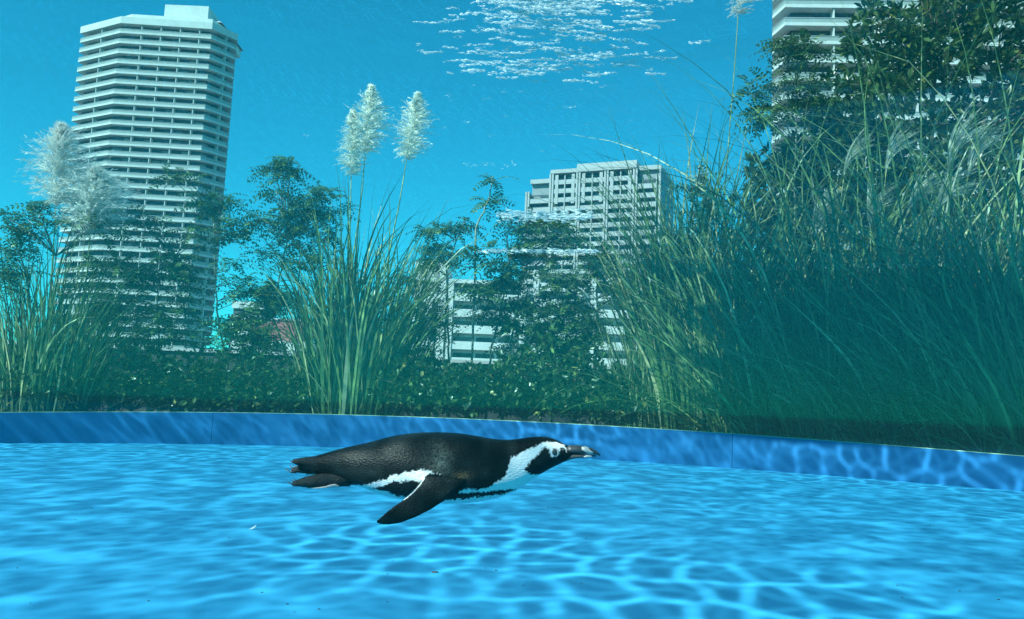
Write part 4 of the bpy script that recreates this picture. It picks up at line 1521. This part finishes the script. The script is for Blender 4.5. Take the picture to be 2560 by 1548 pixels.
for sd in (-1, 1):
    yw = float(np.interp(1970, us, wd)) * 0.86
    rings = []
    for q in range(9):
        a = math.pi * (q + 0.5) / 18
        r_ = 25 * math.cos(a)
        rings.append([L3(1970 + r_ * math.cos(t_), 243 + r_ * math.sin(t_), sd * (yw + 2 + 15 * math.sin(a))) for t_ in np.linspace(0, 2 * math.pi, 24, endpoint=False)])
    eye = loft('eye', rings, M['eye'], pen)
    V, F = [], []
    for q in range(28):
        t_ = 2 * math.pi * q / 28
        for p_ in range(8):
            a = 2 * math.pi * p_ / 8
            r_ = 29 + 6.0 * math.cos(a)
            V.append(tuple(L3(1970 + r_ * math.cos(t_), 243 + r_ * math.sin(t_), sd * (yw + 3 + 6 * math.sin(a)))))
            F.append((q * 8 + p_, q * 8 + (p_ + 1) % 8, ((q + 1) % 28) * 8 + (p_ + 1) % 8, ((q + 1) % 28) * 8 + p_))
    me = bpy.data.meshes.new('eyelid_ring')
    me.from_pydata(V, [], F)
    me.materials.append(M['eye_ring'])
    me.polygons.foreach_set('use_smooth', np.ones(len(F), bool))
    obj('eyelid_ring', me, eye)


def foot(yc, du, dv, toes):
    sec = [(560, 390, 478, 40), (470, 384, 482, 46), (420, 384, 484, 50), (360, 390, 486, 56), (300, 402, 487, 60), (240, 416, 483, 62), (195, 434, 474, 56), (165, 446, 462, 40)]
    f = loft('foot', [ell(u + du, vt + dv, vb + dv, w, 20, yc) for u, vt, vb, w in sec], M['foot'], pen)
    loft('pale_ankle', [ell(u + du, vt + dv, vb + dv, w, 20, yc) for u, vt, vb, w in ((490, 462, 483, 44), (465, 440, 485.5, 46.5), (435, 446, 486, 49), (400, 464, 487.5, 51), (340, 474, 489, 50), (270, 479, 488, 40))],
         M['foot_pale'], f)
    for ty, tu, tv in toes:
        pts = [L3(tu + 60, tv + 6, ty), L3(tu + 25, tv + 6, ty), L3(tu, tv - 6, ty), L3(tu - 16, tv - 22, ty)]
        MB().tube([Vector(p) for p in pts], [9 * K, 7 * K, 4.5 * K, 1.2 * K], 8).build('claw', M['claw'], f, True)
    return f


foot(-62, 0, 0, [(-100, 152, 458), (-62, 165, 452), (-25, 175, 455)])
foot(62, -40, -70, [(-5, 112, 386), (62, 120, 378), (95, 135, 384)])
loft('tail', [ell(u, vt, vb, w, 20) for u, vt, vb, w in ((420, 262, 400, 70), (330, 276, 384, 58), (250, 288, 352, 50), (190, 296, 336, 44), (150, 302, 330, 36))], M['foot'], pen)
tl_ = pen.children[-1]
MB().tube([Vector(L3(230, 320, -20)), Vector(L3(180, 332, -22)), Vector(L3(150, 322, -24)), Vector(L3(128, 303, -24))], [9 * K, 8 * K, 5 * K, 1.2 * K], 8).build('tail_tip', M['claw'], tl_, True)

# ------------------------------------------------------------------ white flecks added in place of water glints and reflections
ICO = None
bmx = bmesh.new()
bmesh.ops.create_icosphere(bmx, subdivisions=1, radius=1.0)
IV = np.array([v.co[:] for v in bmx.verts])
IF = np.array([[v.index for v in f.verts] for f in bmx.faces])
bmx.free()


def added_glints(name, label, P, rad, flat=0.42):
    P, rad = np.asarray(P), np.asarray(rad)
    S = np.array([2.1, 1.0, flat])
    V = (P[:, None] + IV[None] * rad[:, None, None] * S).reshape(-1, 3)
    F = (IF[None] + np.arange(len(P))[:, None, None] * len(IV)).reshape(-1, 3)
    o = obj(name, mesh_np(name, V, F, M['glint_white'], True))
    tag(o, label, 'added_glints', kind='stuff')


M['glint_white'] = leaf_mat('painted_glint', (0.80, 0.90, 0.92), (0.90, 0.95, 0.96), 0.45, 0.15, spec=0.8)  # white of the flecks that stand in for glints
nt = M['glint_white'].node_tree
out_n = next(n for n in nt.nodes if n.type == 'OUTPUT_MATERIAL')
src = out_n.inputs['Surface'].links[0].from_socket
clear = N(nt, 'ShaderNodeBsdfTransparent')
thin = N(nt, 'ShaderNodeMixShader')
thin.inputs[0].default_value = 0.42                # part see-through, for softer glints
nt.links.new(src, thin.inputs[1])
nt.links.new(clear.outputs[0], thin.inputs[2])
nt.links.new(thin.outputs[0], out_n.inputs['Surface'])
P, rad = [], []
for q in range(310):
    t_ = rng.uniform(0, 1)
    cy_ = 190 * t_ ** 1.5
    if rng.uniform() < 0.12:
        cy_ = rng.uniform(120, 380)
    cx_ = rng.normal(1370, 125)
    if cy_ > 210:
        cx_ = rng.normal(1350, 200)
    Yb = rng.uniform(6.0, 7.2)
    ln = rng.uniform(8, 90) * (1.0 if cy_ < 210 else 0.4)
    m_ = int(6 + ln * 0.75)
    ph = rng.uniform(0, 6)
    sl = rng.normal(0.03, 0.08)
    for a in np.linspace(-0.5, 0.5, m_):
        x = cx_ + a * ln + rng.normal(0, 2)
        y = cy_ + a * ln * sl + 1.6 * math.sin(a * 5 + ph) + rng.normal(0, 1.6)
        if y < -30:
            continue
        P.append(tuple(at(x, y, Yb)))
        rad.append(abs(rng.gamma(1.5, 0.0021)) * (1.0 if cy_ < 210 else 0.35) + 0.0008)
added_glints('glint_flecks', 'rows of small white flecks added as sun glints just under the water surface', P, rad)
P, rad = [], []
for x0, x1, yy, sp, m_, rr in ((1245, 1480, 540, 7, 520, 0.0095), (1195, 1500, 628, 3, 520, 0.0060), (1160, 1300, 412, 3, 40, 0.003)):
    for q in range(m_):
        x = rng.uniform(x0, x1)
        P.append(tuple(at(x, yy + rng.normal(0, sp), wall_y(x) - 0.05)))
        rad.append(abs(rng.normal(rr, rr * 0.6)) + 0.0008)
added_glints('glint_flecks', 'two thin lines of white flecks added as glints along the acrylic screen before the pilastered block', P, rad)

# ------------------------------------------------------------------ a shed feather and specks of dirt on the pool floor
fp = onfloor(626, 1325)
fr_ = empty('feather', (fp.x, fp.y, fp.z + 0.002), 0.9)
tag(fr_, 'tiny curled white feather lying on the blue pool floor', 'feather')
V, F = [], []
for q in range(9):
    t_ = q / 8
    w2 = 0.007 * math.sin(math.pi * min(1, t_ * 0.9 + 0.08))
    x, z = 0.030 * t_, 0.001 + 0.010 * t_ ** 2
    V += [(x - 0.003 * t_, w2 + 0.006 * t_ ** 2, z + 0.002), (x, 0.006 * t_ ** 2, z), (x - 0.003 * t_, -w2 + 0.006 * t_ ** 2, z + 0.002)]
for q in range(8):
    for c in (0, 1):
        F.append((q * 3 + c, q * 3 + c + 1, q * 3 + c + 4, q * 3 + c + 3))
obj('vane', mesh_np('vane', V, np.array(F), M['plume'], True), fr_)
MB().tube([(-0.008, 0, 0.001), (0.010, 0.0007, 0.002), (0.030, 0.006, 0.0115)], [0.0006, 0.0005, 0.0002], 5).build('shaft', M['plume'], fr_)
P, rad = [], []
for q in range(70):
    x, y = rng.uniform(0, 2560), rng.uniform(1180, 1548)
    p = onfloor(x, y)
    P.append((p.x, p.y, p.z + 0.001))
    rad.append(rng.gamma(2.0, 0.0006) + 0.0006)
P, rad = np.array(P), np.array(rad)
V = (P[:, None] + IV[None] * rad[:, None, None] * np.array([1.8, 0.9, 0.5])).reshape(-1, 3)
F = (IF[None] + np.arange(len(P))[:, None, None] * len(IV)).reshape(-1, 3)
dt = obj('dirt_specks', mesh_np('dirt_specks', V, F, M['soil']))
tag(dt, 'tiny dark specks of dirt scattered over the pool floor', 'dirt', kind='stuff')

# ------------------------------------------------------------------ unseen timber deck added above the tank to shade the grasses
deck = empty('shade_deck', (-0.7, 3.35, 5.35), R(-40.5))
tag(deck, "timber deck added out of view above the tank to shade the grasses", 'shade_deck')
for q in range(23):
    e_ = rng.uniform(0, 0.7)
    MB().box(-1.75 + e_, 2.3 + 0.4 * e_, -1.45 + q * 0.105, -1.45 + q * 0.105 + 0.1045, 0.0, 0.04).build('shade_plank', M['bark'], deck)
for y_ in (-1.3, 0.8):
    MB().box(-2.1, 2.1, y_ - 0.04, y_ + 0.04, -0.161, -0.001).build('shade_beam', M['metal'], deck)
